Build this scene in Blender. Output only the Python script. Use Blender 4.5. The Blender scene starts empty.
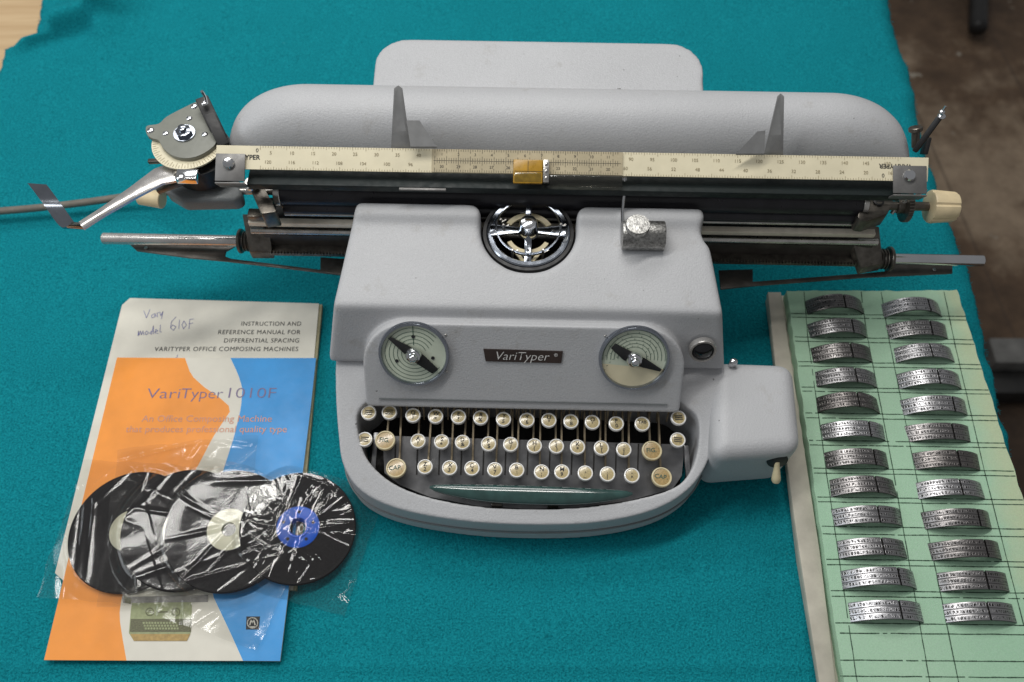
import bpy, bmesh, math, random
from mathutils import Vector, Matrix, noise
random.seed(7)
R = math.radians
C = bpy.context.scene
COL = C.collection

# ------------------------------------------------------------------ camera, world, lamps
CAM_H, FOC, TILT = .80, 846., R(62)
cam = bpy.data.cameras.new('camera'); camo = bpy.data.objects.new('camera', cam); COL.objects.link(camo)
camo.location = (0, 0, CAM_H); camo.rotation_euler = (R(90) - TILT, 0, 0)
cam.sensor_width = 36; cam.lens = FOC / 1024 * 36; cam.clip_start = .02; cam.clip_end = 60
cam.dof.use_dof = True; cam.dof.focus_distance = .76; cam.dof.aperture_fstop = 4.6
C.camera = camo
w = bpy.data.worlds.new('World'); C.world = w; w.use_nodes = True
w.node_tree.nodes['Background'].inputs[0].default_value = (.97, .98, 1, 1)
w.node_tree.nodes['Background'].inputs[1].default_value = .20
def area(name, loc, target, sx, sy, power, col):
    l = bpy.data.lights.new(name, 'AREA'); l.shape = 'RECTANGLE'; l.size = sx; l.size_y = sy
    l.energy = power; l.color = col
    o = bpy.data.objects.new(name, l); COL.objects.link(o); o.location = loc
    o.rotation_euler = (Vector(target) - Vector(loc)).to_track_quat('-Z', 'Y').to_euler()
    return o
area('ceiling_tube', (-.30, .86, 1.75), (-.05, .32, 0), 1.6, .15, 18, (1, .98, .94))
area('ceiling_tube', (-.35, 2.0, 1.95), (-.05, .4, 0), 1.6, .45, 15, (1, .99, .97))
area('room_window', (-2.2, .2, 1.6), (0, .35, 0), 1.2, 1.0, 17, (.9, .96, 1))
C.view_settings.view_transform = 'Standard'; C.view_settings.look = 'None'
C.view_settings.exposure = 0; C.view_settings.gamma = 1

# ------------------------------------------------------------------ survey: a sight line met at a given height
def at(px, py, z=0.):
    u, v = px - 512, py - 341
    zc = (CAM_H - z) / ((v * math.cos(TILT) + FOC * math.sin(TILT)) / FOC)
    return Vector((u * zc / FOC, zc * (FOC * math.cos(TILT) - v * math.sin(TILT)) / FOC, z))
PHI = R(-1.3)
ORG = at(530, 450, 0)
_rot = Matrix.Rotation(-PHI, 3, 'Z')
def L(px, py, z):                        # the same in the typewriter's own frame
    q = _rot @ (at(px, py, z) - ORG); q.z = z
    return q
def Lz(px, py, zf):
    z = .06
    for _ in range(12): z = zf(L(px, py, z).y)
    return L(px, py, z)

# ------------------------------------------------------------------ materials
class NT:
    def __init__(s, name):
        s.m = bpy.data.materials.new(name); s.m.use_nodes = True; s.t = s.m.node_tree
        s.b = s.t.nodes['Principled BSDF']; s.tc = None
    def n(s, typ, **kw):
        d = s.t.nodes.new(typ)
        for k, v in kw.items():
            if k[0] == '_': d.inputs[k[1:].replace('_', ' ')].default_value = v
            else: setattr(d, k, v)
        return d
    def l(s, a, b): s.t.links.new(a, b)
    def co(s):
        if not s.tc: s.tc = s.n('ShaderNodeTexCoord')
        return s.tc.outputs['Object']
    def noise(s, scale, detail=3, rough=.55, vec=None):
        d = s.n('ShaderNodeTexNoise', _Scale=scale, _Detail=detail, _Roughness=rough); s.l(vec or s.co(), d.inputs['Vector']); return d.outputs['Fac']
    def ramp(s, src, stops):
        d = s.n('ShaderNodeValToRGB'); e = d.color_ramp.elements
        while len(e) < len(stops): e.new(.5)
        for i, (p, c) in enumerate(stops):
            e[i].position = p; e[i].color = (*c, 1) if len(c) == 3 else c
        s.l(src, d.inputs['Fac']); return d.outputs['Color']
    def bump(s, src, strength, dist=.001, prev=None):
        d = s.n('ShaderNodeBump', _Strength=strength, _Distance=dist); s.l(src, d.inputs['Height'])
        if prev: s.l(prev, d.inputs['Normal'])
        return d.outputs['Normal']
    def mix(s, fac, a, b, typ='MIX'):
        d = s.n('ShaderNodeMix', data_type='RGBA', blend_type=typ)
        if isinstance(fac, (int, float)): d.inputs[0].default_value = fac
        else: s.l(fac, d.inputs[0])
        for sock, v in ((d.inputs[6], a), (d.inputs[7], b)):
            if isinstance(v, tuple): sock.default_value = (*v, 1)
            else: s.l(v, sock)
        return d.outputs[2]
    def set(s, **kw):
        for k, v in kw.items():
            i = s.b.inputs[k.replace('_', ' ')]
            if hasattr(v, 'is_linked'): s.l(v, i)
            else: i.default_value = v
        return s
def sc(c, f): return tuple(min(1, x * f) for x in c)
def simple(name, col, rough=.5, metal=0., vary=.15, scale=60, bump=0., bscale=400, coat=0.):
    t = NT(name); f = t.noise(scale, 4)
    t.set(Base_Color=t.ramp(f, [(.3, sc(col, 1 - vary)), (.7, sc(col, 1 + vary))]), Metallic=metal, Coat_Weight=coat)
    t.set(Roughness=t.ramp(t.noise(scale * 2.3, 3), [(.3, (rough * .8,) * 3), (.7, (min(1, rough * 1.2),) * 3)]))
    if bump: t.set(Normal=t.bump(t.noise(bscale, 2), bump, .0006))
    return t.m
def enamel(name, col):
    t = NT(name)
    n1 = t.noise(620, 3, .6); n2 = t.noise(9, 4); n3 = t.noise(1500, 2)
    c = t.ramp(n2, [(.3, sc(col, .95)), (.7, sc(col, 1.04))])
    c = t.mix(.55, c, t.ramp(n3, [(.3, (.62, .62, .62)), (.7, (1, 1, 1))]), 'MULTIPLY')
    sp = t.ramp(t.noise(170, 2, .4), [(.205, (.25, .24, .23)), (.225, (1, 1, 1))])
    c = t.mix(.8, c, sp, 'MULTIPLY')
    grime = t.ramp(t.noise(31, 5, .7), [(.60, (1, 1, 1)), (.74, (.80, .77, .72))]); c = t.mix(.7, c, grime, 'MULTIPLY')
    t.set(Base_Color=c, Roughness=.47, Normal=t.bump(n1, .5, .0007), Specular_IOR_Level=.5)
    return t.m
M = {}
M['enamel'] = enamel('grey_wrinkle_enamel', (.52, .525, .54))
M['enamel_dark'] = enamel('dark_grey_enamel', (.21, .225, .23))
M['olive'] = simple('olive_grey_enamel', (.215, .22, .19), .45, 0, .06, 120, .1, 700)
M['chrome'] = simple('chrome', (.75, .76, .78), .13, 1, .08, 30)
M['chrome_matte'] = simple('worn_steel', (.58, .56, .53), .3, 1, .2, 90, .12, 900)
M['chrome_dark'] = simple('darkened_chrome', (.36, .39, .44), .14, 1, .12, 60)
M['pitted'] = simple('pitted_chrome', (.36, .355, .34), .36, 1, .5, 420, .6, 700)
M['rod'] = simple('bright_steel_rod', (.62, .60, .58), .24, .75, .1, 60)
M['lever'] = simple('browned_key_lever', (.26, .21, .14), .4, .6, .4, 150)
M['steel_dark'] = simple('dark_oiled_steel', (.16, .145, .125), .38, .85, .35, 130, .1, 500)
M['bracket'] = simple('grey_bracket_steel', (.19, .185, .18), .45, .5, .15, 90)
M['blued'] = simple('blued_sheet_steel', (.10, .09, .08), .42, .6, .3, 60)
M['black'] = simple('black_paint', (.012, .012, .013), .5, 0, .3, 50)
M['well'] = simple('dusty_black_interior', (.014, .013, .012), .7, 0, .5, 90)
M['rubber'] = simple('black_platen_rubber', (.018, .017, .021), .34, 0, .3, 70, .05, 300)
M['greenblack'] = simple('dark_green_bar', (.006, .013, .013), .6, 0, .2, 60)
M['spacebar'] = simple('dark_green_plastic', (.028, .07, .064), .16, 0, .25, 90, 0, 400, .7)
M['ivory'] = simple('ivory_plastic', (.66, .57, .36), .38, 0, .12, 150, .04, 500)
M['cream'] = simple('cream_knob', (.78, .64, .40), .4, 0, .08, 120)
M['scale'] = simple('ivory_scale', (.76, .69, .50), .35, 0, .07, 40)
M['scale_tan'] = simple('tan_scale_overlay', (.50, .43, .29), .25, 0, .12, 60)
M['dialface'] = simple('dial_paper_green', (.60, .66, .53), .35, 0, .07, 50, 0, 400, .6)
M['dialcream'] = simple('dial_paper_cream', (.72, .65, .45), .35, 0, .06, 50)
M['ink'] = simple('black_ink', (.015, .016, .018), .6, 0, .3, 300)
M['inkgreen'] = simple('dark_green_ink', (.04, .10, .07), .6)
M['inkfaint'] = simple('faded_ink', (.30, .25, .15), .6)
M['plate'] = simple('steel_key_guard', (.20, .20, .205), .36, .75, .3, 45, .1, 350)
M['nameplate'] = simple('brown_nameplate', (.035, .022, .018), .4)
M['letter'] = simple('silver_lettering', (.72, .70, .68), .35)
M['amber'] = simple('amber_plastic', (.42, .23, .02), .3, 0, .2, 120)
M['amber_dark'] = simple('dark_amber_plastic', (.20, .125, .015), .15, 0, .25, 200, 0, 400, .5)
M['keytop'] = simple('aged_keytop_paper', (.45, .365, .19), .22, 0, .3, 900, 0, 400, .25)
M['keytan'] = simple('tan_shift_keytop', (.40, .28, .12), .25, 0, .25, 700, 0, 400, .25)
M['keyring'] = simple('key_ring_metal', (.93, .92, .90), .3, .1, .03)
M['black_glass'] = simple('black_glass', (.008, .008, .01), .08)
M['paper'] = simple('old_white_paper', (.70, .67, .58), .6, 0, .09, 24, .15, 100)
M['pages'] = simple('yellowed_page_edges', (.30, .27, .16), .8, 0, .2, 200)
M['orange'] = simple('orange_print', (.90, .31, .035), .42, 0, .10, 22, .15, 120)
M['blue'] = simple('blue_print', (.025, .29, .68), .42, 0, .12, 22, .15, 120)
M['white_print'] = simple('white_print', (.70, .67, .58), .45, 0, .04, 40)
M['ink_purple'] = simple('grey_violet_ink', (.19, .15, .27), .5)
M['ink_soft'] = simple('soft_orange_ink', (.62, .30, .20), .5)
M['ink_pen'] = simple('blue_pen_ink', (.13, .14, .36), .5)
M['print_green'] = simple('printed_green', (.30, .33, .17), .5, 0, .15, 300)
M['print_dark'] = simple('printed_dark_green', (.12, .12, .06), .5, 0, .4, 900)
M['print_tan'] = simple('printed_tan', (.40, .27, .09), .5, 0, .2, 300)
M['ribbon'] = simple('black_carbon_ribbon', (.010, .009, .010), .62, 0, .3, 400)
M['ribbon'].node_tree.nodes['Principled BSDF'].inputs['Specular IOR Level'].default_value = .15
M['hubcream'] = simple('cream_spool_hub', (.68, .66, .50), .4, 0, .04)
M['hubblue'] = simple('blue_spool_hub', (.004, .10, .62), .35, 0, .06)
M['board'] = simple('bare_pale_board', (.50, .47, .39), .7, 0, .14, 45, .2, 200)
M['cord'] = simple('grey_cord', (.17, .155, .13), .6, 0, .15, 90)
M['pen_line'] = simple('felt_pen_line', (.055, .11, .07), .8, 0, .5, 260)
M['black_iron'] = simple('black_iron', (.02, .02, .02), .5, .3, .4, 20)
M['grey_iron'] = simple('worn_grey_iron', (.13, .13, .125), .6, .2, .4, 20)

def m_foam():
    t = NT('pale_green_foam')
    big = t.noise(5, 4); f = t.noise(900, 2)
    c = t.ramp(big, [(.3, (.38, .61, .43)), (.7, (.45, .66, .48))])
    sp = t.n('ShaderNodeSeparateXYZ'); t.l(t.co(), sp.inputs[0])
    ad = t.n('ShaderNodeMath', operation='ADD'); t.l(sp.outputs['X'], ad.inputs[0])
    nz = t.n('ShaderNodeMath', operation='MULTIPLY'); t.l(t.noise(35, 4), nz.inputs[0]); nz.inputs[1].default_value = .03
    t.l(nz.outputs[0], ad.inputs[1])
    fac = t.ramp(ad.outputs[0], [(.168, (0, 0, 0)), (.192, (1, 1, 1))])
    c = t.mix(fac, c, (.52, .62, .41))
    c = t.mix(.4, c, t.ramp(f, [(.3, (.75, .75, .75)), (.7, (1, 1, 1))]), 'MULTIPLY')
    t.set(Base_Color=c, Roughness=.9, Normal=t.bump(f, .35, .0008), Specular_IOR_Level=.2, Subsurface_Weight=.1, Subsurface_Radius=(.004, .006, .004))
    return t.m
M['foam'] = m_foam()
def m_cloth():
    t = NT('turquoise_fleece')
    a = t.noise(520, 3, .7); b = t.noise(1300, 2); c3 = t.noise(6, 3)
    c = t.ramp(a, [(.28, (.004, .16, .20)), (.5, (.009, .29, .352)), (.72, (.016, .395, .465))])
    c = t.mix(.4, c, t.ramp(c3, [(.3, (.8, .8, .8)), (.7, (1, 1, 1))]), 'MULTIPLY')
    lint = t.ramp(t.noise(95, 2, .3), [(.80, (0, 0, 0)), (.83, (1, 1, 1))])
    c = t.mix(lint, c, (.05, .33, .37))
    n = t.bump(a, .95, .003); n = t.bump(b, .5, .0009, n)
    t.set(Base_Color=c, Roughness=.95, Normal=n, Specular_IOR_Level=.04)
    return t.m
M['cloth'] = m_cloth()
def m_floor():
    t = NT('worn_brown_floorboards')
    big = t.noise(1.7, 7, .65); fine = t.noise(22, 6, .7)
    c = t.ramp(big, [(.38, (.045, .026, .014)), (.5, (.125, .078, .045)), (.6, (.34, .26, .18))])
    c = t.mix(.7, c, t.ramp(fine, [(.3, (.45, .42, .4)), (.7, (1, 1, 1))]), 'MULTIPLY')
    br = t.n('ShaderNodeTexBrick', _Scale=1., _Mortar_Size=.004, _Brick_Width=3.75, _Row_Height=.28)
    mp = t.n('ShaderNodeMapping'); mp.inputs['Rotation'].default_value = (0, 0, R(84)); t.l(t.co(), mp.inputs[0]); t.l(mp.outputs[0], br.inputs['Vector'])
    jf = t.n('ShaderNodeMath', operation='MULTIPLY'); t.l(br.outputs['Fac'], jf.inputs[0]); jf.inputs[1].default_value = .45
    c = t.mix(jf.outputs[0], c, (.05, .033, .022))
    spk = t.ramp(t.noise(17, 3, .45), [(.69, (0, 0, 0)), (.73, (1, 1, 1))])
    c = t.mix(spk, c, (.30, .27, .22))
    t.set(Base_Color=c, Roughness=.75, Normal=t.bump(fine, .4, .01))
    return t.m
M['floor'] = m_floor()
def m_wood():
    t = NT('pale_plywood')
    mp = t.n('ShaderNodeMapping'); mp.inputs['Scale'].default_value = (3, 40, 3); t.l(t.co(), mp.inputs[0])
    g = t.noise(2, 6, .6, mp.outputs[0]); s2 = t.noise(18, 3)
    c = t.ramp(g, [(.3, (.47, .31, .16)), (.7, (.62, .45, .26))])
    c = t.mix(t.ramp(s2, [(.62, (0, 0, 0)), (.75, (1, 1, 1))]), c, (.38, .27, .15))
    t.set(Base_Color=c, Roughness=.6); return t.m
M['wood'] = m_wood()
def m_shuttle():
    t = NT('engraved_type_metal')
    uv = t.n('ShaderNodeUVMap'); uv.uv_map = 'UVMap'
    oi = t.n('ShaderNodeObjectInfo'); av = t.n('ShaderNodeVectorMath', operation='ADD'); t.l(uv.outputs[0], av.inputs[0])
    rv = t.n('ShaderNodeCombineXYZ'); ml = t.n('ShaderNodeMath', operation='MULTIPLY'); t.l(oi.outputs['Random'], ml.inputs[0]); ml.inputs[1].default_value = 37.
    t.l(ml.outputs[0], rv.inputs[2]); t.l(rv.outputs[0], av.inputs[1])
    mp = t.n('ShaderNodeMapping'); mp.inputs['Scale'].default_value = (1, 1, 1); t.l(av.outputs[0], mp.inputs[0])
    nz = t.noise(2.1, 2, .6, mp.outputs[0])                       # uv in character cells
    sp = t.n('ShaderNodeSeparateXYZ'); t.l(uv.outputs[0], sp.inputs[0])
    fy = t.n('ShaderNodeMath', operation='FRACT'); t.l(sp.outputs['Y'], fy.inputs[0])
    row = t.ramp(fy.outputs[0], [(.22, (0, 0, 0)), (.32, (1, 1, 1)), (.66, (1, 1, 1)), (.78, (0, 0, 0))])
    gl = t.ramp(nz, [(.43, (0, 0, 0)), (.56, (1, 1, 1))])
    fx = t.n('ShaderNodeMath', operation='FRACT'); sx_ = t.n('ShaderNodeMath', operation='MULTIPLY'); t.l(sp.outputs['X'], sx_.inputs[0]); sx_.inputs[1].default_value = 1.25; t.l(sx_.outputs[0], fx.inputs[0])
    gl = t.mix(1., gl, t.ramp(fx.outputs[0], [(.05, (.0, .0, .0)), (.2, (1, 1, 1)), (.75, (1, 1, 1)), (.92, (0, 0, 0))]), 'MULTIPLY')
    h = t.mix(1., gl, row, 'MULTIPLY')
    h2 = t.mix(.5, h, t.ramp(fy.outputs[0], [(.0, (.0, .0, .0)), (.1, (.6, .6, .6)), (.85, (.6, .6, .6)), (1, (0, 0, 0))]), 'MIX')
    tone = t.ramp(oi.outputs['Random'], [(0, (.20, .185, .175)), (.5, (.37, .365, .365)), (1, (.56, .56, .57))])
    c = t.mix(h, t.mix(1., tone, (.9, .9, .92), 'MULTIPLY'), (.05, .047, .047))
    c = t.mix(t.ramp(fy.outputs[0], [(.0, (.85,) * 3), (.12, (0, 0, 0)), (.88, (0, 0, 0)), (1, (.85,) * 3)]), c, (.03, .028, .028))
    t.set(Base_Color=c, Metallic=.9, Roughness=t.ramp(t.noise(60, 2), [(.3, (.27,) * 3), (.7, (.42,) * 3)]), Normal=t.bump(h2, .7, .0006))
    return t.m
M['shuttle'] = m_shuttle()
def m_film(name, rough, nb_):
    t = NT(name)
    tr = t.n('ShaderNodeBsdfTransparent'); tr.inputs[0].default_value = (.93, .93, .92, 1)
    gl = t.n('ShaderNodeBsdfGlossy'); gl.inputs['Roughness'].default_value = rough
    df = t.n('ShaderNodeBsdfDiffuse'); df.inputs[0].default_value = (.8, .8, .8, 1)
    lw = t.n('ShaderNodeFresnel', _IOR=1.5)
    nb = t.bump(t.noise(160, 3, .5), nb_, .003); t.l(nb, gl.inputs['Normal']); t.l(nb, lw.inputs['Normal'])
    ml = t.n('ShaderNodeMath', operation='MULTIPLY_ADD'); t.l(lw.outputs[0], ml.inputs[0]); ml.inputs[1].default_value = .85; ml.inputs[2].default_value = .0
    mn = t.n('ShaderNodeMath', operation='MINIMUM'); t.l(ml.outputs[0], mn.inputs[0]); mn.inputs[1].default_value = .22
    m1 = t.n('ShaderNodeMixShader'); t.l(mn.outputs[0], m1.inputs[0]); t.l(tr.outputs[0], m1.inputs[1]); t.l(gl.outputs[0], m1.inputs[2])
    m2 = t.n('ShaderNodeMixShader'); m2.inputs[0].default_value = .005; t.l(m1.outputs[0], m2.inputs[1]); t.l(df.outputs[0], m2.inputs[2])
    t.l(m2.outputs[0], t.t.nodes['Material Output'].inputs[0])
    return t.m
M['film'] = m_film('clear_plastic_film', .10, .03); M['film_tight'] = m_film('tight_clear_film', .06, .02)
def m_clear():
    t = NT('clear_plastic')
    tr = t.n('ShaderNodeBsdfTransparent'); tr.inputs[0].default_value = (.9, .88, .82, 1)
    gl = t.n('ShaderNodeBsdfGlossy'); gl.inputs['Roughness'].default_value = .08
    lw = t.n('ShaderNodeFresnel', _IOR=1.5)
    m1 = t.n('ShaderNodeMixShader'); t.l(lw.outputs[0], m1.inputs[0]); t.l(tr.outputs[0], m1.inputs[1]); t.l(gl.outputs[0], m1.inputs[2])
    t.l(m1.outputs[0], t.t.nodes['Material Output'].inputs[0]); return t.m
M['clear'] = m_clear()

# ------------------------------------------------------------------ mesh helpers
def frame(p, zdir, xdir=(1, 0, 0)):
    z = Vector(zdir).normalized(); x = Vector(xdir); x = (x - z * x.dot(z))
    if x.length < 1e-5: x = Vector((0, 1, 0)) - z * z.y
    x.normalize(); y = z.cross(x)
    m = Matrix((x, y, z)).transposed().to_4x4(); m.translation = Vector(p); return m
class MB:
    def __init__(s): s.bm = bmesh.new()
    def face(s, vs, mat=0):
        try: f = s.bm.faces.new(vs); f.material_index = mat; return f
        except ValueError: return None
    def box(s, c, size, rot=None, mat=0):
        mt = Matrix.Translation(Vector(c)) @ (rot.to_4x4() if rot else Matrix()) @ Matrix.Diagonal((*size, 1))
        r = bmesh.ops.create_cube(s.bm, size=1, matrix=mt)
        for f in {f for v in r['verts'] for f in v.link_faces}: f.material_index = mat
        return s
    def beam(s, p0, p1, w, h, mat=0, up=(0, 0, 1)):
        p0, p1 = Vector(p0), Vector(p1); d = p1 - p0
        x = d.normalized(); u = Vector(up); u = (u - x * u.dot(x)).normalized(); y = u.cross(x)
        return s.box((p0 + p1) / 2, (d.length, w, h), Matrix((x, y, u)).transposed(), mat)
    def lathe(s, prof, mt, seg=24, mat=0, cap0=True, cap1=True):
        rings = []
        for r, z in prof:
            rings.append([s.bm.verts.new(mt @ Vector((r * math.cos(2 * math.pi * k / seg), r * math.sin(2 * math.pi * k / seg), z))) for k in range(seg)])
        for a, b in zip(rings, rings[1:]):
            for k in range(seg): s.face((a[k], a[(k + 1) % seg], b[(k + 1) % seg], b[k]), mat)
        if cap0: s.face(rings[0][::-1], mat)
        if cap1: s.face(rings[-1], mat)
        return s
    def cyl(s, p0, p1, r, seg=20, mat=0, r2=None, ch=.0006):
        p0, p1 = Vector(p0), Vector(p1); h = (p1 - p0).length; r2 = r if r2 is None else r2; ch = min(ch, r * .3, h * .3)
        return s.lathe([(r - ch, 0), (r, ch), (r2, h - ch), (r2 - ch, h)], frame(p0, p1 - p0), seg, mat)
    def ring(s, mt, r0, r1, h, seg=40, mat=0):
        return s.lathe([(r0, 0), (r1, 0), (r1, h * .7), (r1 - (r1 - r0) * .2, h), (r0 + (r1 - r0) * .2, h), (r0, h * .7), (r0, 0)], mt, seg, mat, False, False)
    def prism(s, pts, z0, z1, mt=Matrix(), mat=0, top=None):
        top = top or pts
        lo = [s.bm.verts.new(mt @ Vector((p[0], p[1], z0 if len(p) < 3 else p[2] + z0))) for p in pts]
        hi = [s.bm.verts.new(mt @ Vector((p[0], p[1], z1 if len(p) < 3 else p[2] + z1))) for p in top]
        n = len(pts)
        for k in range(n): s.face((lo[k], lo[(k + 1) % n], hi[(k + 1) % n], hi[k]), mat)
        s.face(lo[::-1], mat); s.face(hi, mat); return s
    def sheet(s, pts, mat=0, mt=Matrix()):
        s.face([s.bm.verts.new(mt @ Vector((*p[:2], p[2] if len(p) > 2 else 0))) for p in pts], mat); return s
    def tube(s, pts, r, seg=8, mat=0):
        pts = [Vector(p) for p in pts]; rings = []
        for i, p in enumerate(pts):
            d = (pts[min(i + 1, len(pts) - 1)] - pts[max(i - 1, 0)])
            rr = r[i] if isinstance(r, (list, tuple)) else r
            m = frame(p, d, (0.3, .2, 1))
            rings.append([s.bm.verts.new(m @ Vector((rr * math.cos(2 * math.pi * k / seg), rr * math.sin(2 * math.pi * k / seg), 0))) for k in range(seg)])
        for a, b in zip(rings, rings[1:]):
            for k in range(seg): s.face((a[k], a[(k + 1) % seg], b[(k + 1) % seg], b[k]), mat)
        s.face(rings[0][::-1], mat); s.face(rings[-1], mat); return s
    def dome(s, c, r, mt=None, mat=0, flat=.6, seg=14):
        m = mt or Matrix.Translation(Vector(c))
        pr = [(r, 0)] + [(r * math.cos(a), r * flat * math.sin(a)) for a in (R(18), R(36), R(54), R(72))] + [(r * .08, r * flat)]
        return s.lathe(pr, m, seg, mat, True, True)
    def text(s, string, mt, size, mat=0, align='CENTER', shear=0., offset=0., extrude=0., space=1.):
        cu = bpy.data.curves.new('lettering', 'FONT'); cu.body = string; cu.size = size; cu.align_x = align; cu.align_y = 'CENTER'
        cu.shear = shear; cu.offset = offset; cu.extrude = extrude; cu.resolution_u = 3; cu.space_character = space
        o = bpy.data.objects.new('lettering', cu); COL.objects.link(o)
        dg = bpy.context.evaluated_depsgraph_get(); me = bpy.data.meshes.new_from_object(o.evaluated_get(dg))
        me.transform(mt); n0 = len(s.bm.faces); s.bm.from_mesh(me); s.bm.faces.ensure_lookup_table()
        for f in s.bm.faces[n0:]: f.material_index = mat
        bpy.data.objects.remove(o); bpy.data.curves.remove(cu); bpy.data.meshes.remove(me); return s
    def stroke(s, pts, wd, mat=0, z=0., mt=Matrix()):
        for a, b in zip(pts, pts[1:]):
            a, b = Vector((*a[:2], z)), Vector((*b[:2], z)); d = b - a
            if d.length < 1e-7: continue
            n = Vector((-d.y, d.x, 0)).normalized() * wd / 2; e = d.normalized() * wd * .3
            s.face([s.bm.verts.new(mt @ q) for q in (a - e - n, b + e - n, b + e + n, a - e + n)], mat)
        return s
    def build(s, name, mats, parent=None, loc=None, bevel=0., seg=2, smooth=35, bang=28):
        bm = s.bm
        if bevel:
            bmesh.ops.recalc_face_normals(bm, faces=bm.faces)
            es = [e for e in bm.edges if len(e.link_faces) == 2 and e.calc_face_angle(0) > R(bang)]
            bmesh.ops.bevel(bm, geom=es, offset=bevel, segments=seg, profile=.5, affect='EDGES', clamp_overlap=True)
        me = bpy.data.meshes.new(name); bm.to_mesh(me); bm.free()
        for m in (mats if isinstance(mats, (list, tuple)) else [mats]): me.materials.append(M[m] if isinstance(m, str) else m)
        if smooth:
            me.shade_smooth(); me.set_sharp_from_angle(angle=R(smooth))
        o = bpy.data.objects.new(name, me); COL.objects.link(o)
        if parent: o.parent = parent
        if loc is not None: o.location = loc
        return o
def bake(o):
    bpy.context.view_layer.update()
    dg = bpy.context.evaluated_depsgraph_get(); me = bpy.data.meshes.new_from_object(o.evaluated_get(dg))
    old = o.data; o.modifiers.clear(); o.data = me; bpy.data.meshes.remove(old)
def soften(o, voxel=.0012, it=10, cutters=()):        # cast metal: weld the blocks into one skin with soft fillets
    for cu in cutters:
        b = o.modifiers.new('cut', 'BOOLEAN'); b.operation = 'DIFFERENCE'; b.object = cu; b.solver = 'EXACT'
    if voxel:
        r = o.modifiers.new('skin', 'REMESH'); r.mode = 'VOXEL'; r.voxel_size = voxel
        s = o.modifiers.new('fillet', 'SMOOTH'); s.factor = .5; s.iterations = it
    bake(o)
    for cu in cutters:
        me = cu.data; bpy.data.objects.remove(cu); bpy.data.meshes.remove(me)
    o.data.shade_smooth()
def thing(name, label, cat, loc=(0, 0, 0), rz=0., group=None):
    o = bpy.data.objects.new(name, None); COL.objects.link(o); o.location = loc; o.rotation_euler = (0, 0, rz)
    o.empty_display_size = .02; o['label'] = label; o['category'] = cat
    if group: o['group'] = group
    return o
def tag(o, label, cat, group=None):
    o['label'] = label; o['category'] = cat
    if group: o['group'] = group
    return o
def fillet(pts, r, n=5, closed=True):
    out = []; N = len(pts); rs = r if isinstance(r, (list, tuple)) else [r] * N
    for i, p in enumerate(pts):
        p = Vector(p[:2])
        if not closed and i in (0, N - 1) or rs[i] == 0: out.append(p); continue
        a, b = Vector(pts[i - 1][:2]) - p, Vector(pts[(i + 1) % N][:2]) - p
        h = a.angle(b) / 2; d = min(rs[i] / math.tan(h), a.length * .49, b.length * .49); rr = d * math.tan(h)
        c = p + (a.normalized() + b.normalized()).normalized() * (rr / math.sin(h))
        v0 = p + a.normalized() * d - c; v1 = p + b.normalized() * d - c
        t = v0.angle_signed(v1)
        for k in range(n + 1): out.append(c + Matrix.Rotation(-t * k / n, 2) @ v0)
    return out
def interp(tab, x):
    if x <= tab[0][0]: return tab[0][1]
    for (a, b), (c, d) in zip(tab, tab[1:]):
        if x <= c: return b + (d - b) * (x - a) / (c - a)
    return tab[-1][1]
def spline(pts, n=8, closed=False):
    P = [Vector(p) for p in pts]; out = []; N = len(P)
    for i in range(N if closed else N - 1):
        p0, p1, p2, p3 = (P[(i + k) % N] if closed else P[max(0, min(N - 1, i + k))] for k in (-1, 0, 1, 2))
        for k in range(n):
            t = k / n
            out.append(.5 * (2 * p1 + (p2 - p0) * t + (2 * p0 - 5 * p1 + 4 * p2 - p3) * t * t + (3 * p1 - p0 - 3 * p2 + p3) * t ** 3))
    if not closed: out.append(P[-1])
    return out
def resample(pts, n, closed=True):
    P = list(pts) + ([pts[0]] if closed else []); ds = [0]
    for a, b in zip(P, P[1:]): ds.append(ds[-1] + (b - a).length)
    out = []; j = 0
    for k in range(n):
        s_ = ds[-1] * k / (n if closed else n - 1)
        while j < len(P) - 2 and ds[j + 1] < s_: j += 1
        t = (s_ - ds[j]) / max(1e-9, ds[j + 1] - ds[j]); out.append(P[j].lerp(P[j + 1], min(1, t)))
    return out

# ------------------------------------------------------------------ setting: floor, table, cloth
FLZ = -.74
b = MB(); b.box((1, 1, FLZ - .05), (14, 14, .1)); o = b.build('floor', 'floor', smooth=0); o['kind'] = 'structure'
XR = [(at(px, py).y, at(px, py).x) for px, py in ((1072, 700), (1060, 650), (1043, 570), (1026, 495), (1014, 450), (1002, 400), (986, 330), (972, 270), (959, 240), (946, 200), (933, 165), (925, 140), (918, 100), (911, 62), (899, 40), (892, 0), (880, -60))]
XL = [(at(px, py).y, at(px, py).x) for px, py in ((-120, 500), (-60, 250), (-10, 130), (-2, 84), (7, 50), (37, 41), (45, 0), (52, -60))]
YN, YF = at(500, 690).y, 1.28
top_r = .005
tb = thing('table', 'pale plywood work table hidden under the turquoise cloth', 'table', (0, .6, FLZ))
b = MB()
edge = [(x - .022, y - .6) for y, x in XR]
b.prism([(-1.15, YN - .6 + .008), (XR[0][1] - .022, YN - .6 + .008)] + [e for e in edge if e[1] > YN - .58] + [(edge[-1][0] - .02, .9), (-1.15, .9)], -FLZ - .03, -FLZ - .002)
b.build('table_top', 'wood', tb, smooth=0)
for sx, sy in ((-1.05, -.44), (.36, -.44), (-1.05, .8), (.36, .8)):
    b = MB(); b.box((sx, sy, (-FLZ - .03) / 2), (.05, .05, -FLZ - .03)); b.build('leg', 'wood', tb, bevel=.003)

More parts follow.
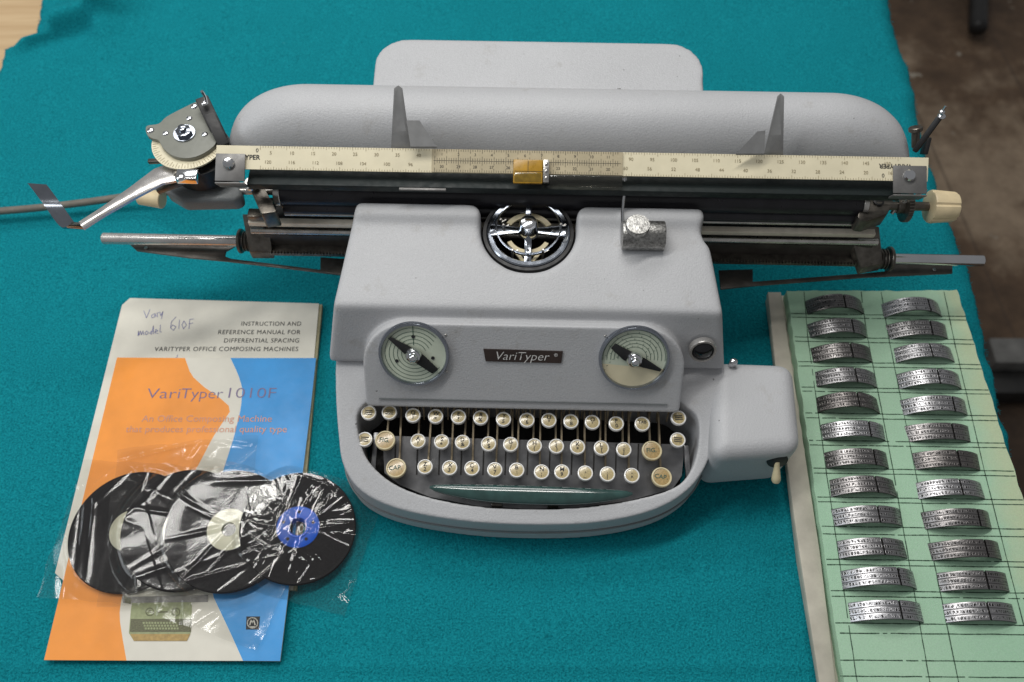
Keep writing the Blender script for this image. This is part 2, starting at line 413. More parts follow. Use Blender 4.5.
def ridge(x, y, p, q, h, wf, wb):
    p, q = Vector(p), Vector(q); d = q - p; l = d.length; d /= l; r = Vector((x, y)) - p
    s_ = r.dot(d); n_ = r.dot(Vector((-d.y, d.x)))
    e = 1.0
    if s_ < 0: e = math.exp(-(s_ / .03) ** 2)
    elif s_ > l: e = math.exp(-((s_ - l) / .03) ** 2)
    return h * e * math.exp(-(n_ / (wb if n_ > 0 else wf)) ** 2)
def cloth_z(x, y):
    z = .0035 + .0017 * noise.noise((x * 9, y * 9, 1)) + .0012 * noise.noise((x * 3, y * 16, 6)) + .0007 * noise.noise((x * 30, y * 30, 4))
    ed = max(0, min(1, (x - interp(XL, y)) / .03)); z0_ = z
    z += ridge(x, y, at(-10, 58)[:2], at(100, 24)[:2], .032, .010, .040)
    z += ridge(x, y, at(104, 30)[:2], at(112, -30)[:2], .022, .035, .010)
    z = z0_ + (z - z0_) * ed * ed
    z += ridge(x, y, at(70, 60)[:2], at(190, 36)[:2], .003, .02, .03)
    z += ridge(x, y, at(-30, 668)[:2], at(1100, 668)[:2], .0022, .003, .006)
    z += ridge(x, y, at(520, 640)[:2], at(760, 590)[:2], .0014, .012, .02)
    return z
b = MB(); NX, NY = 300, 260; grid = []
for j in range(NY + 1):
    y = YN + (YF - YN) * j / NY; row = []
    xl = interp(XL, y) + .0035 * noise.noise((y * 60, 3, 0)); xr = interp(XR, y) + .003 * noise.noise((y * 45, 9, 0)) + .0012 * noise.noise((y * 260, 9, 3))
    for i in range(NX + 1):
        x = xl + (xr - xl) * i / NX; z = cloth_z(x, y)
        e = (xr - x) / .024
        if e < 1: z -= .012 * (1 - e) ** 2 + .004 * (1 - e) * noise.noise((y * 30, x * 10, 2))
        row.append(b.bm.verts.new((x, y, z)))
    grid.append(row)
for j in range(NY):
    for i in range(NX): b.face((grid[j][i], grid[j][i + 1], grid[j + 1][i + 1], grid[j + 1][i]))
bot = lambda v: b.bm.verts.new(v.co - Vector((0, 0, .003)))
for side in (-1, 0):                                       # the cloth's thick edge
    lo = [bot(grid[j][side]) for j in range(NY + 1)]
    for j in range(NY): b.face((grid[j][side], lo[j], lo[j + 1], grid[j + 1][side]) if side == -1 else (grid[j][0], grid[j + 1][0], lo[j + 1], lo[j]))
for k in range(900):                                       # frayed fibres along both selvedges
    y = random.uniform(YN, YF); right = random.random() < .7
    x = interp(XR if right else XL, y); s_ = 1 if right else -1
    z = cloth_z(x, y) - (.012 if right else 0)
    p0 = Vector((x - s_ * .002, y, z)); p1 = p0 + Vector((s_ * random.uniform(.001, .0045), random.uniform(-.003, .003), random.uniform(-.001, .0015)))
    b.tube([p0, (p0 + p1) / 2 + Vector((0, random.uniform(-.001, .001), .0006)), p1], .00022, 3)
o = b.build('tablecloth', 'cloth', smooth=0); o.data.shade_smooth()
tag(o, 'turquoise fleece cloth with frayed edges spread over the work table', 'tablecloth')

# ------------------------------------------------------------------ typewriter
tw = thing('typewriter', 'large grey enamelled office typewriter with long carriage and round keys on turquoise cloth', 'typewriter', (ORG.x, ORG.y, .0035), PHI)
CX = -.006
zr = lambda y: .050 + (y + .085) * .33                       # the sloping top of the keyboard rim
# --- keyboard frame: a horseshoe rim
inn = [Lz(px, py, zr) for px, py in ((371, 400), (382, 392), (450, 390), (530, 391), (610, 394), (668, 397), (684, 407), (697, 418), (698, 445), (690, 472), (672, 489), (630, 501), (580, 508), (530, 509.5), (480, 507), (430, 498), (394, 484), (370, 463), (360, 440), (358, 414))]
inn = spline(inn, 8, True)
outp = [Lz(px, py, zr) for px, py in ((336, 372), (336.5, 400), (339, 435), (344, 466), (362, 492), (400, 510), (462, 521.5), (530, 525.5), (598, 523), (655, 510), (692, 486), (712, 450), (721, 410), (724, 380))]
outp = spline(outp, 8) 
def near(p, poly): return min(poly, key=lambda q: (q - p).length)
def ring_solid(mb, outer, inner, z0):
    # outer is open at the rear: bridge it straight across, then pair by angle about the middle
    mid = Vector((CX, -.02, 0))
    allo = resample(list(outer) + [Vector((x, .0605, zr(.0605))) for x in (outer[-1].x, .06, -.06, outer[0].x)], 220)
    alli = resample(inner, 400)
    def byang(poly, a): return min(poly, key=lambda p: abs(math.atan2(math.sin(math.atan2(p.y - mid.y, p.x - mid.x) - a), math.cos(math.atan2(p.y - mid.y, p.x - mid.x) - a))))
    O_, I_ = [], []
    for p in allo:
        a = math.atan2(p.y - mid.y, p.x - mid.x); O_.append(p); I_.append(byang(alli, a))
    n = len(O_); rows = []
    for p, q in zip(O_, I_):
        d = Vector((p.x - mid.x, p.y - mid.y, 0)).normalized()
        zt = lambda y: max(.02, zr(y))
        rows.append([mb.bm.verts.new(v) for v in (Vector((p.x, p.y, zt(p.y))) + d * .0035 * 0, Vector((p.x, p.y, z0)) + d * .002,
                     Vector((q.x, q.y, z0)), Vector((q.x, q.y, zt(q.y) - .001)))])
    for k in range(n):
        a, c = rows[k], rows[(k + 1) % n]
        for i in range(4): mb.face((a[i], a[(i + 1) % 4], c[(i + 1) % 4], c[i]))
b = MB(); ring_solid(b, outp, inn, .006); bmesh.ops.recalc_face_normals(b.bm, faces=b.bm.faces)
kf = b.build('keyboard_frame', 'enamel', tw); soften(kf, .0011, 14)
b = MB()                                                    # fine seam low on the front of the rim
seam = [Vector((p.x, p.y, .028)) + (Vector((p.x - CX, p.y + .02, 0)).normalized() * .0022) for p in outp[18:-16]]
b.tube(seam, .0008, 6); b.build('seam', 'enamel_dark', kf)

# --- body below the hood, black inside
b = MB(); b.box((CX, .118, .052), (.318, .11, .088)); body = b.build('body', 'enamel', tw, bevel=.006)
b = MB(); b.box((CX, .0, .012), (.30, .108, .014))
b.box((CX, .055, .05), (.305, .004, .07)); b.build('interior_pan', 'well', tw, smooth=0)
for sx in (-1, 1):
    for yy in (-.055, .15):
        b = MB(); b.cyl((CX + sx * .12, yy, -.001), (CX + sx * .12, yy, .010), .012); b.build('rubber_foot', 'black', tw)

# --- hood
def frustum(mb, prof, wf, mat=0):
    lo = [mb.bm.verts.new((CX - wf(y, z), y, z)) for y, z in prof]; hi = [mb.bm.verts.new((CX + wf(y, z), y, z)) for y, z in prof]
    n = len(prof)
    for k in range(n): mb.face((lo[k], hi[k], hi[(k + 1) % n], lo[(k + 1) % n]), mat)
    mb.face(lo, mat); mb.face(hi[::-1], mat)
prof = [(.171, .095), (.171, .1740), (.157, .1755), (.150, .1690), (.069, .1585), (.043, .0965), (.060, .0915)]
b = MB()
frustum(b, prof, lambda y, z: .1585 + (.172 - y) * .095 + (.17 - z) * .17)
bmesh.ops.recalc_face_normals(b.bm, faces=b.bm.faces)
mb2 = MB()                                                   # raised front panel with rounded upper corners
pu = Vector((0, .066 - .0125, .158 - .083)).normalized()     # up along the panel
pn = Vector((0, -pu.z, pu.y))                                # out of the panel
PM = Matrix((Vector((1, 0, 0)), pu, pn)).transposed().to_4x4(); PM.translation = Vector((CX - .0025, .0370, .1205))
ow = .1435; ol = fillet([(-ow, -.048), (ow + .0, -.048), (ow + .0, .0375), (-ow, .0375)], [.004, .004, .042, .042], 10)
mb2.prism(ol, -.03, .0044, PM)
bmesh.ops.recalc_face_normals(mb2.bm, faces=mb2.bm.faces)
hood = b.build('hood', 'enamel', tw)
NC = Vector((-.0065, .149)); NR = .0435
cb = MB(); u = [(NC.x + NR * math.cos(a), NC.y + NR * math.sin(a)) for a in [R(180 + 180 * k / 28) for k in range(29)]]
u = u + [(NC.x + NR, .164), (NC.x + NR + .010, .1755), (NC.x + NR + .014, .20), (NC.x - NR - .014, .20), (NC.x - NR - .010, .1755), (NC.x - NR, .164)]
cb.prism(u, .08, .2); cut1 = cb.build('cut', 'black')
cb = MB(); cb.cyl((CX + .177, .150, .07), (CX + .177, .150, .2), .021, 28)
cut2 = cb.build('cut', 'black')
for cu in (cut1, cut2): cu.parent = tw
soften(hood, .0013, 60, (cut1, cut2))
bj = bmesh.new(); bj.from_mesh(hood.data); tmp = bpy.data.meshes.new('t'); mb2.bm.to_mesh(tmp); mb2.bm.free(); bj.from_mesh(tmp); bj.to_mesh(hood.data); bj.free(); bpy.data.meshes.remove(tmp)
soften(hood, .0011, 24)
def on_panel(px, py):                                        # where a sight line meets the raised panel
    best = None
    z = .12
    for _ in range(30):
        q = L(px, py, z); loc = PM.inverted() @ q
        z += (.0045 - loc.z) * .6 / pn.z * .5 if abs(pn.z) > .1 else 0
    return (PM.inverted() @ L(px, py, z)).xy
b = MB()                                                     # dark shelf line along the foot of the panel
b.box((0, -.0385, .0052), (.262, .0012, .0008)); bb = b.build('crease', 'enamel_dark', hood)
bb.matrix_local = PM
npos = on_panel(523.5, 357.5)
b = MB(); s_ = .0345
b.prism([(-s_ + .001, -.0058), (s_ - .001, -.0062), (s_, .0055), (-s_ - .001, .0062)], .0042, .0056)
b.text('VariTyper', Matrix.Translation((-.002, -.0002, .0059)), .0118, 1, shear=.25, offset=-.00012)
b.text('\u00ae', Matrix.Translation((.0285, .0018, .0059)), .0045, 1)
o = b.build('nameplate', ['nameplate', 'letter'], hood, smooth=0); o.matrix_local = PM @ Matrix.Translation((*npos, 0))

def dial(px, py, pointer_deg, half):
    c = on_panel(px, py); r = .0305
    mt = PM @ Matrix.Translation((*c, .0046))
    b = MB(); seg = 56
    b.lathe([(r - .001, 0), (r - .001, .0012)], Matrix(), seg, 0)
    if half:                                                 # cream lower part of the paper disc
        pts = [(r * .965 * math.cos(R(a)), r * .965 * math.sin(R(a)), .0014) for a in range(192, 346, 7)]
        b.sheet(pts, 2)
    for k, rr in enumerate((.36, .48, .60, .72, .84) if not half else (.36, .47, .58, .68, .79, .9)):
        a0, a1 = (20 + 5 * k, 330) if not half else (-5, 190)
        p = [(r * rr * math.cos(R(a)), r * rr * math.sin(R(a))) for a in range(a0, a1 + 1, 10)]
        b.stroke(p, .00042, 1, .0015)
        if half:
            for q in range(8): 
                a = R(10 + q * 23 + 7 * k); b.stroke([(r * rr * math.cos(a), r * rr * math.sin(a)), (r * (rr + .05) * math.cos(a), r * (rr + .05) * math.sin(a))], .00035, 1, .0016)
    if not half:
        b.stroke([(0, r * .3), (0, r * .9)], .0006, 1, .0016)
        for a in (90, 205, -12): b.lathe([(.0017, .0013), (.0017, .0017)], Matrix.Translation((r * .56 * math.cos(R(a)), r * .56 * math.sin(R(a)), 0)), 8, 3)
    d = b.build('dial', ['dialface', 'inkgreen', 'dialcream', 'ink'], tw, smooth=0); d.matrix_local = mt
    b = MB(); b.ring(Matrix(), r - .0022, r + .0008, .0042, 56); o = b.build('bezel', 'chrome_dark', d)
    b = MB(); a = Matrix.Rotation(R(pointer_deg), 4, 'Z')
    if not half: b.prism([(-.027, -.0012), (-.008, -.0042), (.004, -.0056), (.024, -.0048), (.0255, .0022), (.008, .0052), (-.008, .0045), (-.026, .0012)], .0022, .0036, a)
    else: b.prism([(-.0235, .0005), (-.008, -.0052), (.010, -.0046), (.0265, -.0016), (.027, .001), (.010, .0042), (-.006, .0052), (-.022, .0062)], .0022, .0036, a)
    o = b.build('pointer', 'black', d, bevel=.0005)
    b = MB(); b.lathe([(.0072, .0036), (.0072, .0055), (.006, .0075), (.0042, .008), (.0036, .0115), (.0028, .0125), (.0012, .013)], Matrix(), 24)
    o = b.build('centre_knob', 'chrome', d)
dial(414.5, 355, -38, False); dial(633.5, 359, -24, True)
# round black button in a chrome collar on the right shoulder
def on_face(px, py, p0, nrm):
    z = .12
    for _ in range(40):
        q = L(px, py, z); z += -(q - p0).dot(nrm) / nrm.z * .5
    return L(px, py, z)
fn = Vector((0, -(.158 - .098), .069 - .043)).normalized(); q = on_face(701, 348, Vector((0, .056, .128)), fn)
fm = frame(q + fn * .0022, fn)
b = MB(); b.ring(fm, .0095, .0122, .006, 32); bc_ = b.build('button_collar', 'rod', tw)
b = MB(); b.lathe([(.0098, 0), (.0098, .0038), (.0075, .006), (.004, .0072), (.001, .0076)], fm, 28); b.build('button', 'black_glass', bc_)
for px, py in ((446, 337), (447, 373), (605, 338), (605, 375)):
    c = on_panel(px, py); b = MB(); b.dome((0, 0, 0), .0012, PM @ Matrix.Translation((*c, .0045))); b.build('screw', 'chrome_matte', hood)

# chrome clamp on the hood
b = MB(); c = L(642, 239, .172); w_ = .0215
arc = [(-.0135, -.003)] + [(-.013 + .026 * k / 8 if k else -.0135, 0) for k in range(0)]
sec = [(-.0125, -.004), (-.0135, .003)] + [(-.0125 + .0125 * (1 - math.cos(R(a))), .004 + .011 * math.sin(R(a))) for a in range(15, 181, 15)] + [(.0125, -.004)]
mtc = Matrix(((0, 0, 1, 0), (1, 0, 0, 0), (0, 1, 0, 0), (0, 0, 0, 1)))
b.prism(sec, -.019, .019, Matrix.Translation(c) @ mtc); cl = b.build('ribbon_clamp', 'pitted', tw, bevel=.0008)
k0 = L(637, 229, .190); b = MB(); b.lathe([(.0075, -.012), (.0075, -.002), (.0105, -.001), (.0108, .003), (.0102, .0042), (.004, .0046)], Matrix.Translation(k0), 28); b.build('knob', 'pitted', cl)
p0 = L(621.5, 246, .168); p1 = L(622, 212, .178); p2 = L(624, 196, .188); p3 = L(624, 178, .197)
b = MB(); b.tube([p0, p1, p2, p3], .0013, 8, 0)
b.beam(p2, p3, .0035, .0012, 0); b.build('guide_wire', 'chrome', cl)

# --- type carrier in the notch
b = MB(); b.lathe([(.050, .098), (.050, .101)], Matrix.Translation((NC.x, NC.y + .004, 0)), 40); b.build('carrier_pit', 'well', tw)
tc0 = Vector((NC.x, NC.y + .0005, .158)); b = MB()
b.ring(Matrix.Translation(tc0 - Vector((0, 0, .016))), .0375, .0425, .018, 64, 0); tc = b.build('type_carrier', 'black', tw)
b = MB(); b.ring(Matrix.Translation(tc0), .0322, .0378, .0035, 64); 
b.ring(Matrix.Translation(tc0 + Vector((0, .004, .0025))), .0285, .0305, .003, 64)
b.build('outer_ring', 'chrome_dark', tc)
b = MB(); b.prism(fillet([(-.035, -.0062), (-.026, -.0055), (-.010, -.003), (.010, -.003), (.026, -.0055), (.035, -.0062), (.035, .0062), (.024, .005), (.010, .003), (-.010, .003), (-.024, .005), (-.035, .0062)], .002, 3), .003, .005, Matrix.Translation(tc0)); 
b.beam(tc0 + Vector((0, -.004, .003)), tc0 + Vector((0, -.034, .001)), .0062, .002); b.beam(tc0 + Vector((0, .006, .003)), tc0 + Vector((0, .033, .003)), .005, .002)
for x in (-.029, -.0225, .0225, .029): b.lathe([(.0016, .0051), (.0016, .0053)], Matrix.Translation(tc0 + Vector((x, 0, 0))), 10, 1)
for y in (-.031, -.026, -.021): b.lathe([(.0012, .0035), (.0012, .0042)], Matrix.Translation(tc0 + Vector((0, y, 0))), 10, 1)
b.build('cross_arm', ['chrome_dark', 'black'], tc, bevel=.0004)
b = MB()
for a0, a1, rr, wd in ((28, 152, .0215, .005), (205, 335, .019, .004)):
    po = [((rr + wd / 2) * math.cos(R(a)), (rr + wd / 2) * math.sin(R(a))) for a in range(a0, a1 + 1, 8)]; pi_ = [((rr - wd / 2) * math.cos(R(a)), (rr - wd / 2) * math.sin(R(a))) for a in range(a0, a1 + 1, 8)]
    b.prism(po + pi_[::-1], -.004, -.0015, Matrix.Translation(tc0))
b.beam(tc0 + Vector((-.013, -.016, -.003)), tc0 + Vector((-.003, -.031, -.002)), .003, .002); b.beam(tc0 + Vector((.013, -.016, -.003)), tc0 + Vector((.003, -.031, -.002)), .003, .002)
b.build('ivory_segment', 'ivory', tc)
b = MB(); b.lathe([(.0092, .002), (.0092, .009), (.0082, .0105), (.0082, .016), (.007, .0188), (.0036, .02)], Matrix.Translation(tc0), 28); b.build('hub', 'chrome', tc)
for a, r_ in ((160, .027), (172, .023), (10, .030), (-60, .027), (-120, .028)):
    b = MB(); p = tc0 + Vector((r_ * math.cos(R(a)), r_ * math.sin(R(a)), .003)); b.cyl(p - Vector((0, 0, .01)), p + Vector((0, 0, .006)), .0012, 8)
    b.beam(p, p + Vector((.005, .003, .001)), .0012, .001); b.build('spring', 'chrome_matte', tc)

# --- keyboard: guard plate, levers, keys, space bar
kz = lambda y: .0735 + (y - .004) * .27
gz = lambda y: kz(y) - .0165
b = MB()
gp = [Lz(px, py, gz) for px, py in ((383, 437), (684, 446), (681, 477), (672, 490), (630, 501.5), (580, 508.5), (530, 510), (480, 507.5), (430, 498), (400, 486), (385, 474))]
vlo = [b.bm.verts.new(p - Vector((0, 0, .004))) for p in gp]; vhi = [b.bm.verts.new(p) for p in gp]
n = len(gp)
for k in range(n): b.face((vlo[k], vlo[(k + 1) % n], vhi[(k + 1) % n], vhi[k]))
b.face(vhi); b.face(vlo[::-1])
for px in list(range(396, 680, 22)):                         # slots the key levers pass through
    p, q = Lz(px, 445, lambda y: gz(y) + .0002), Lz(px - 1, 476, lambda y: gz(y) + .0002); b.beam(p, q, .0013, .0006, 1)
b.build('key_guard', ['plate', 'well'], tw, smooth=0)
for (a0, a1) in (((377, 434), (373, 480)), ((685, 447), (688, 482))):
    p, q = Lz(*a0, lambda y: gz(y) + .002), Lz(*a1, lambda y: gz(y) + .002); b = MB(); b.beam(p, q, .0045, .004); b.build('guard_strip', 'plate', tw, bevel=.0006)
ROW1 = [(369.4, 414.4), (390, 414), (413.5, 417), (436, 418), (458.8, 418.4), (480.8, 419.3), (503.6, 420.9), (526.9, 421.7), (548.7, 421.9), (570.7, 423.1), (592, 423.9), (615.8, 425.3), (641.7, 425.6), (677.7, 419.6)]
ROW2 = [(365.4, 441), (385.8, 442), (418.5, 442.7), (442, 443.4), (462.8, 443.9), (488.7, 445.5), (510.7, 446), (534.3, 447.4), (556.2, 447.8), (577.2, 448.5), (601, 449.6), (623.3, 451.2), (651.3, 452.2), (677, 441.5)]
ROW3 = [(396.7, 469.5), (425.5, 468.3), (450, 469.3), (472.2, 469.8), (494.9, 471.3), (516.7, 471.7), (541.5, 473.5), (561.7, 473.5), (585, 474.6), (607, 475.6), (631.3, 476.9), (661, 478.6)]
LEG = [['', ''] + list('QWERTYUIOP') + ['TAB', '', '', 'FIG.'] + list('ASDFGHJKL;') + ['FIG.', ''] + ['CAP.'] + list('ZXCVBNM,.-') + ['CAP.']]
SUB = ['', ''] + ['1', '=', '?', '%', '5', '6', '"', '8', "'", '0'] + ['', '', '', ''] + ['!', '+', '&', '$', '/', '(', ')', '*', '[', ']'] + ['', ''] + [''] + list('2347:;9_|^') + ['']
def key_mesh(r, ivory_ring):
    b = MB()
    b.lathe([(r * .80, -.0028), (r * .98, -.0022), (r, -.0008), (r, .0008), (r * .96, .0016), (r * .86, .0018), (r * .80, .0009)], Matrix(), 32, 0, True, False)
    b.lathe([(r * .80, .0009), (r * .6, .00105), (r * .35, .00115), (r * .12, .0012), (r * .03, .00121)], Matrix(), 32, 1, False, True)
    b.box((0, .001, -.008), (.0022, .0045, .0115), mat=2)
    o = b.build('key', ['keyring' if not ivory_ring else 'ivory', 'keytop' if not ivory_ring else 'keytan', 'well'])
    me = o.data; bpy.data.objects.remove(o); return me
km_s, km_b = key_mesh(.0071, False), key_mesh(.0093, True)
tilt = Matrix.Rotation(R(7), 3, 'X')
keys = []
for i, (px, py) in enumerate(ROW1 + ROW2 + ROW3):
    leg = LEG[0][i]; big = leg in ('FIG.', 'CAP.')
    p = Lz(px, py, kz)
    o = bpy.data.objects.new('key', km_b if big else km_s); COL.objects.link(o); o.parent = tw; o.location = p
    o.rotation_euler = (R(random.uniform(1.2, 2.8)), R(random.uniform(-1.5, 1.5)), R(random.uniform(-8, 8)))
    b = MB(); T = lambda x, y: Matrix.Translation((x, y, .00145))
    if big: b.text(leg, T(-.0006, 0), .0058, 0, offset=.00006)
    elif leg == 'TAB': b.text(leg, T(0, .0014), .0042, 0, offset=.00005)
    elif leg: b.text(leg, T(0, .0023), .0054, 0, offset=.00008); b.text(SUB[i], T(0, -.0024), .0052, 0, offset=.00008)
    else:
        for yy in (.0018, 0, -.0018):
            x0 = -.0034
            while x0 < .003: l_ = random.uniform(.0006, .0013); b.stroke([(x0, yy), (min(.0035, x0 + l_), yy)],   .0008, 0, .0016); x0 += l_ + .0005
    b.build('legend', 'inkgreen' if big else 'ink', o, smooth=0)
    keys.append(p)
b = MB()                                                     # the key levers running back under the hood
for p in keys[2:]:
    if p.x < -.142 or p.x > .132: continue
    x = p.x + random.uniform(-.0015, .0015); b.beam((x, p.y + .002, p.z - .013), (x + random.uniform(-.002, .002), .046, .066 + random.uniform(0, .006)), .0016, .005)
b.build('key_levers', 'lever', tw, smooth=0)
b = MB(); x = -.138
while x < .128:
    b.beam((x, .008 + random.uniform(-.002, .002), .055), (x + random.uniform(-.003, .003), .024, .082 + random.uniform(-.003, .003)), .0013, .002); x += random.uniform(.005, .011)
b.build('lever_comb', 'lever', tw, smooth=0)
sz = lambda y: .0565
e0, e1 = L(430, 488.5, .0565), L(632, 495, .0565); b = MB(); n = 36; rows = []
for k in range(n + 1):
    t = k / n; s_ = 2 * t - 1; c = e0.lerp(e1, t); f = (1 - abs(s_) ** 2.6); hw = .0022 + .0062 * f; 
    c = c - Vector((0, .0045 * f, 0)); hh = .0022 + .0028 * f
    if k in (0, n): hw *= .45; hh *= .6
    prof_ = [(-hw * .8, -hh), (-hw, -hh * .4), (-hw * .97, hh * .35), (-hw * .7, hh * .85), (0, hh), (hw * .7, hh * .85), (hw, hh * .3), (hw * .9, -hh)]
    rows.append([b.bm.verts.new(c + Vector((0, y * .97 - z * .2, z + y * .22))) for y, z in prof_])
for a, c in zip(rows, rows[1:]):
    for k in range(8): b.face((a[k], a[(k + 1) % 8], c[(k + 1) % 8], c[k]))
b.face(rows[0]); b.face(rows[-1][::-1]); bmesh.ops.recalc_face_normals(b.bm, faces=b.bm.faces)
sb = b.build('space_bar', 'spacebar', tw, smooth=60)
for px in (497, 553):
    p = L(px, 499, .050); b = MB(); b.box(p + Vector((0, -.004, -.008)), (.010, .006, .014)); b.build('bar_support', 'steel_dark', sb, bevel=.0008)

# --- motor housing on the right with its switch
b = MB(); zt = .092
tl, tr, br, bl = L(712, 360, zt), L(794, 363, zt), L(803, 452, zt), L(712, 459, zt)
b.prism([(p.x, p.y) for p in (tl, bl, br, tr)], .008, zt, top=[(p.x, p.y) for p in (tl, bl, br, tr)])
bmesh.ops.recalc_face_normals(b.bm, faces=b.bm.faces); mh = b.build('motor_housing', 'enamel', tw, bevel=.014, seg=6); soften(mh, .0012, 10)
sw = L(776, 462, .072); b = MB(); b.lathe([(.007, 0), (.0095, .0006), (.0095, .0026), (.006, .0034), (.004, .004)], frame(sw + Vector((0, .002, 0)), (0, -.94, .34)), 24); b.build('switch_collar', 'black', mh)
b = MB(); d = Vector((.08, -.62, -.78)).normalized(); b.lathe([(.0022, 0), (.0026, .006), (.0040, .016), (.0042, .019), (.0032, .0215), (.0015, .0225)], frame(sw + Vector((0, -.001, 0)), d), 16); b.build('switch_lever', 'ivory', mh)
q = L(733, 363, .098); b = MB(); b.cyl(q - Vector((0, 0, .012)), q, .0036, 14); b.dome(q, .0036, flat=.5); b.build('screw', 'chrome', mh)

# --- carriage
y_pl, z_pl = .1905, .160
xl, xr = L(283, 197, z_pl).x, L(858, 205, z_pl).x
b = MB(); b.cyl((xl, y_pl, z_pl), (xr, y_pl, z_pl), .0135, 40); pl = b.build('platen', 'rubber', tw)
b = MB()
b.cyl((xr, y_pl, z_pl), (xr + .005, y_pl, z_pl), .0142, 32); b.build('end_ring', 'chrome_matte', pl)
b = MB(); b.cyl((xl - .006, y_pl, z_pl), (xl, y_pl, z_pl), .0142, 32); b.cyl((xl - .045, y_pl, z_pl), (xl - .006, y_pl, z_pl), .0035, 14)
b.build('end_ring', 'chrome_matte', pl)
def rod(px0, px1, py0, z, r, mat, name, slope=.015):
    p = L(px0, py0, z); q = L(px1, py0 + (px1 - px0) * slope * .9, z); p.y = q.y = (p.y + q.y) / 2
    b = MB(); b.cyl(p, q, r, 20); return b.build(name, mat, tw), p, q
rod(285, 862, 211, .150, .0062, 'rubber', 'feed_roller')
rod(285, 862, 217, .146, .0022, 'chrome_matte', 'feed_rod')
_, p, q = rod(252, 876, 234, .118, .0036, 'chrome_matte', 'guide_rod')
p, q = L(249, 223, .137), L(874, 233, .137); y_ = (p.y + q.y) / 2
b = MB(); b.box(((p.x + q.x) / 2, y_, .134), (q.x - p.x, .0062, .006)); b.build('rail_bar', simple('brushed_rail', (.78, .70, .58), .45, .15, .12, 80), tw, bevel=.0006)
b = MB(); b.box(((p.x + q.x) / 2 , y_ + .018, .112), (q.x - p.x - .02, .030, .034)); b.build('carriage_bed', 'well', tw, smooth=0)
p, q = L(262, 254, .098), L(872, 263, .098); y_ = (p.y + q.y) / 2
b = MB(); b.box(((p.x + q.x) / 2, y_ + .003, .095), (q.x - p.x, .010, .004))
x = p.x + .01
while x < q.x: b.box((x, y_ - .002, .0985), (.0012, .003, .003)); x += .0032
b.build('toothed_rack', 'steel_dark', tw, smooth=0)
b = MB(); b.box(((p.x + q.x) / 2, y_ + .010, .104), (q.x - p.x - .01, .004, .02)); b.build('rack_backing', 'blued', tw, smooth=0)
# end frames
for side, pts, sgn in (('l', ((243, 216), (268, 216), (273, 254), (250, 254)), -1), ('r', ((846, 228), (878, 228), (882, 266), (860, 270)), 1)):
    b = MB(); P = [L(px, py, .128 - .03 * (py > 240)) for px, py in pts]
    lo = [b.bm.verts.new(p - Vector((0, 0, .012))) for p in P]; hi = [b.bm.verts.new(p) for p in P]
    for k in range(4): b.face((lo[k], lo[(k + 1) % 4], hi[(k + 1) % 4], hi[k]))
    b.face(hi); b.face(lo[::-1]); b.build('end_frame', 'steel_dark', tw, bevel=.0012)
for (a, c, col, rr) in (((105, 238), (246, 245.5), 'chrome_matte', .0058), ((884, 263.5), (981, 260), 'chrome_matte', .0056)):
    p, q = L(*a, .092), L(*c, .092); m_ = (p.y + q.y) / 2; p.y = q.y = m_
    b = MB(); b.cyl(p, q, rr, 24, ch=.001); rl = b.build('stop_rod', 'rod' if a[0] < 500 else 'chrome', tw)
    e = q if a[0] < 500 else p; s_ = 1 if a[0] < 500 else -1
    b = MB(); b.cyl(e + Vector((s_ * -.006, 0, 0)), e + Vector((s_ * -.003, 0, 0)), .0125, 28)
    for k in range(6): b.cyl(e + Vector((s_ * (-.001 + k * .0016), 0, 0)), e + Vector((s_ * (k * .0016), 0, 0)), .0105 - .001 * (k % 2), 20)
    b.build('collar', 'steel_dark', rl)
def plate_poly(name, pts, z, th, mat='blued'):
    b = MB(); b.prism([L(px, py, z).xy for px, py in pts], z - th, z); bmesh.ops.recalc_face_normals(b.bm, faces=b.bm.faces); return b.build(name, mat, tw, bevel=.0004)
plate_poly('side_tray', ((131, 246), (236, 248), (227, 253), (226, 258), (232, 260.5), (321, 271.5), (321, 259), (352, 261), (352, 278), (300, 271.5), (228, 263), (190, 259.5), (138, 252.5)), .080, .002)
plate_poly('side_tray', ((884, 266), (951, 266), (951, 275), (862, 279), (752, 287.5), (720, 291), (718, 272), (752, 271), (752, 283.5), (858, 275.5), (884, 273)), .080, .002)
for px, py in ((147, 249.5), (933, 271)):
    p = L(px, py, .0815); b = MB(); b.cyl(p - Vector((0, 0, .001)), p, .0018, 10); b.build('rivet', 'chrome_matte', tw)

# dark bar behind the scale and the scale itself
z0, z1 = .196, .204
A, B_ = L(247, 186.5, z0), L(900, 195, z0); yb = (A.y + B_.y) / 2
b = MB(); b.box(((A.x + B_.x) / 2, yb + .008, z0 - .005), (B_.x - A.x, .018, .008)); b.build('paper_bail', 'greenblack', tw, bevel=.001)
for px, py in ((423, 189.5), (762, 193)):
    p = L(px, py, z0 - .002); b = MB(); b.box(p + Vector((0, -.001, -.001)), (.042, .004, .002)); b.build('bail_strip', 'bracket', tw, bevel=.0004)
sl, sr = L(218, 147, .214), L(926, 161, .214); fl, fr = L(218, 173.5, .205), L(926, 181.5, .205)
ytop, ybot = (sl.y + sr.y) / 2, (fl.y + fr.y) / 2; x0, x1 = sl.x, sr.x
ru = Vector((0, ytop - ybot, .009)); hgt = ru.length; ru.normalize(); rn = Vector((0, -ru.z, ru.y))
RM = Matrix((Vector((1, 0, 0)), ru, rn)).transposed().to_4x4(); RM.translation = Vector((x0, ybot, .205))
LEN = x1 - x0
b = MB(); b.prism([(0, 0), (LEN, 0), (LEN + .001, hgt), (0, hgt)], -.0014, 0); ruler = b.build('paper_scale', 'scale', tw, smooth=0); ruler.matrix_local = RM
kx = LEN / (926 - 218); X = lambda px: (px - 218) * kx
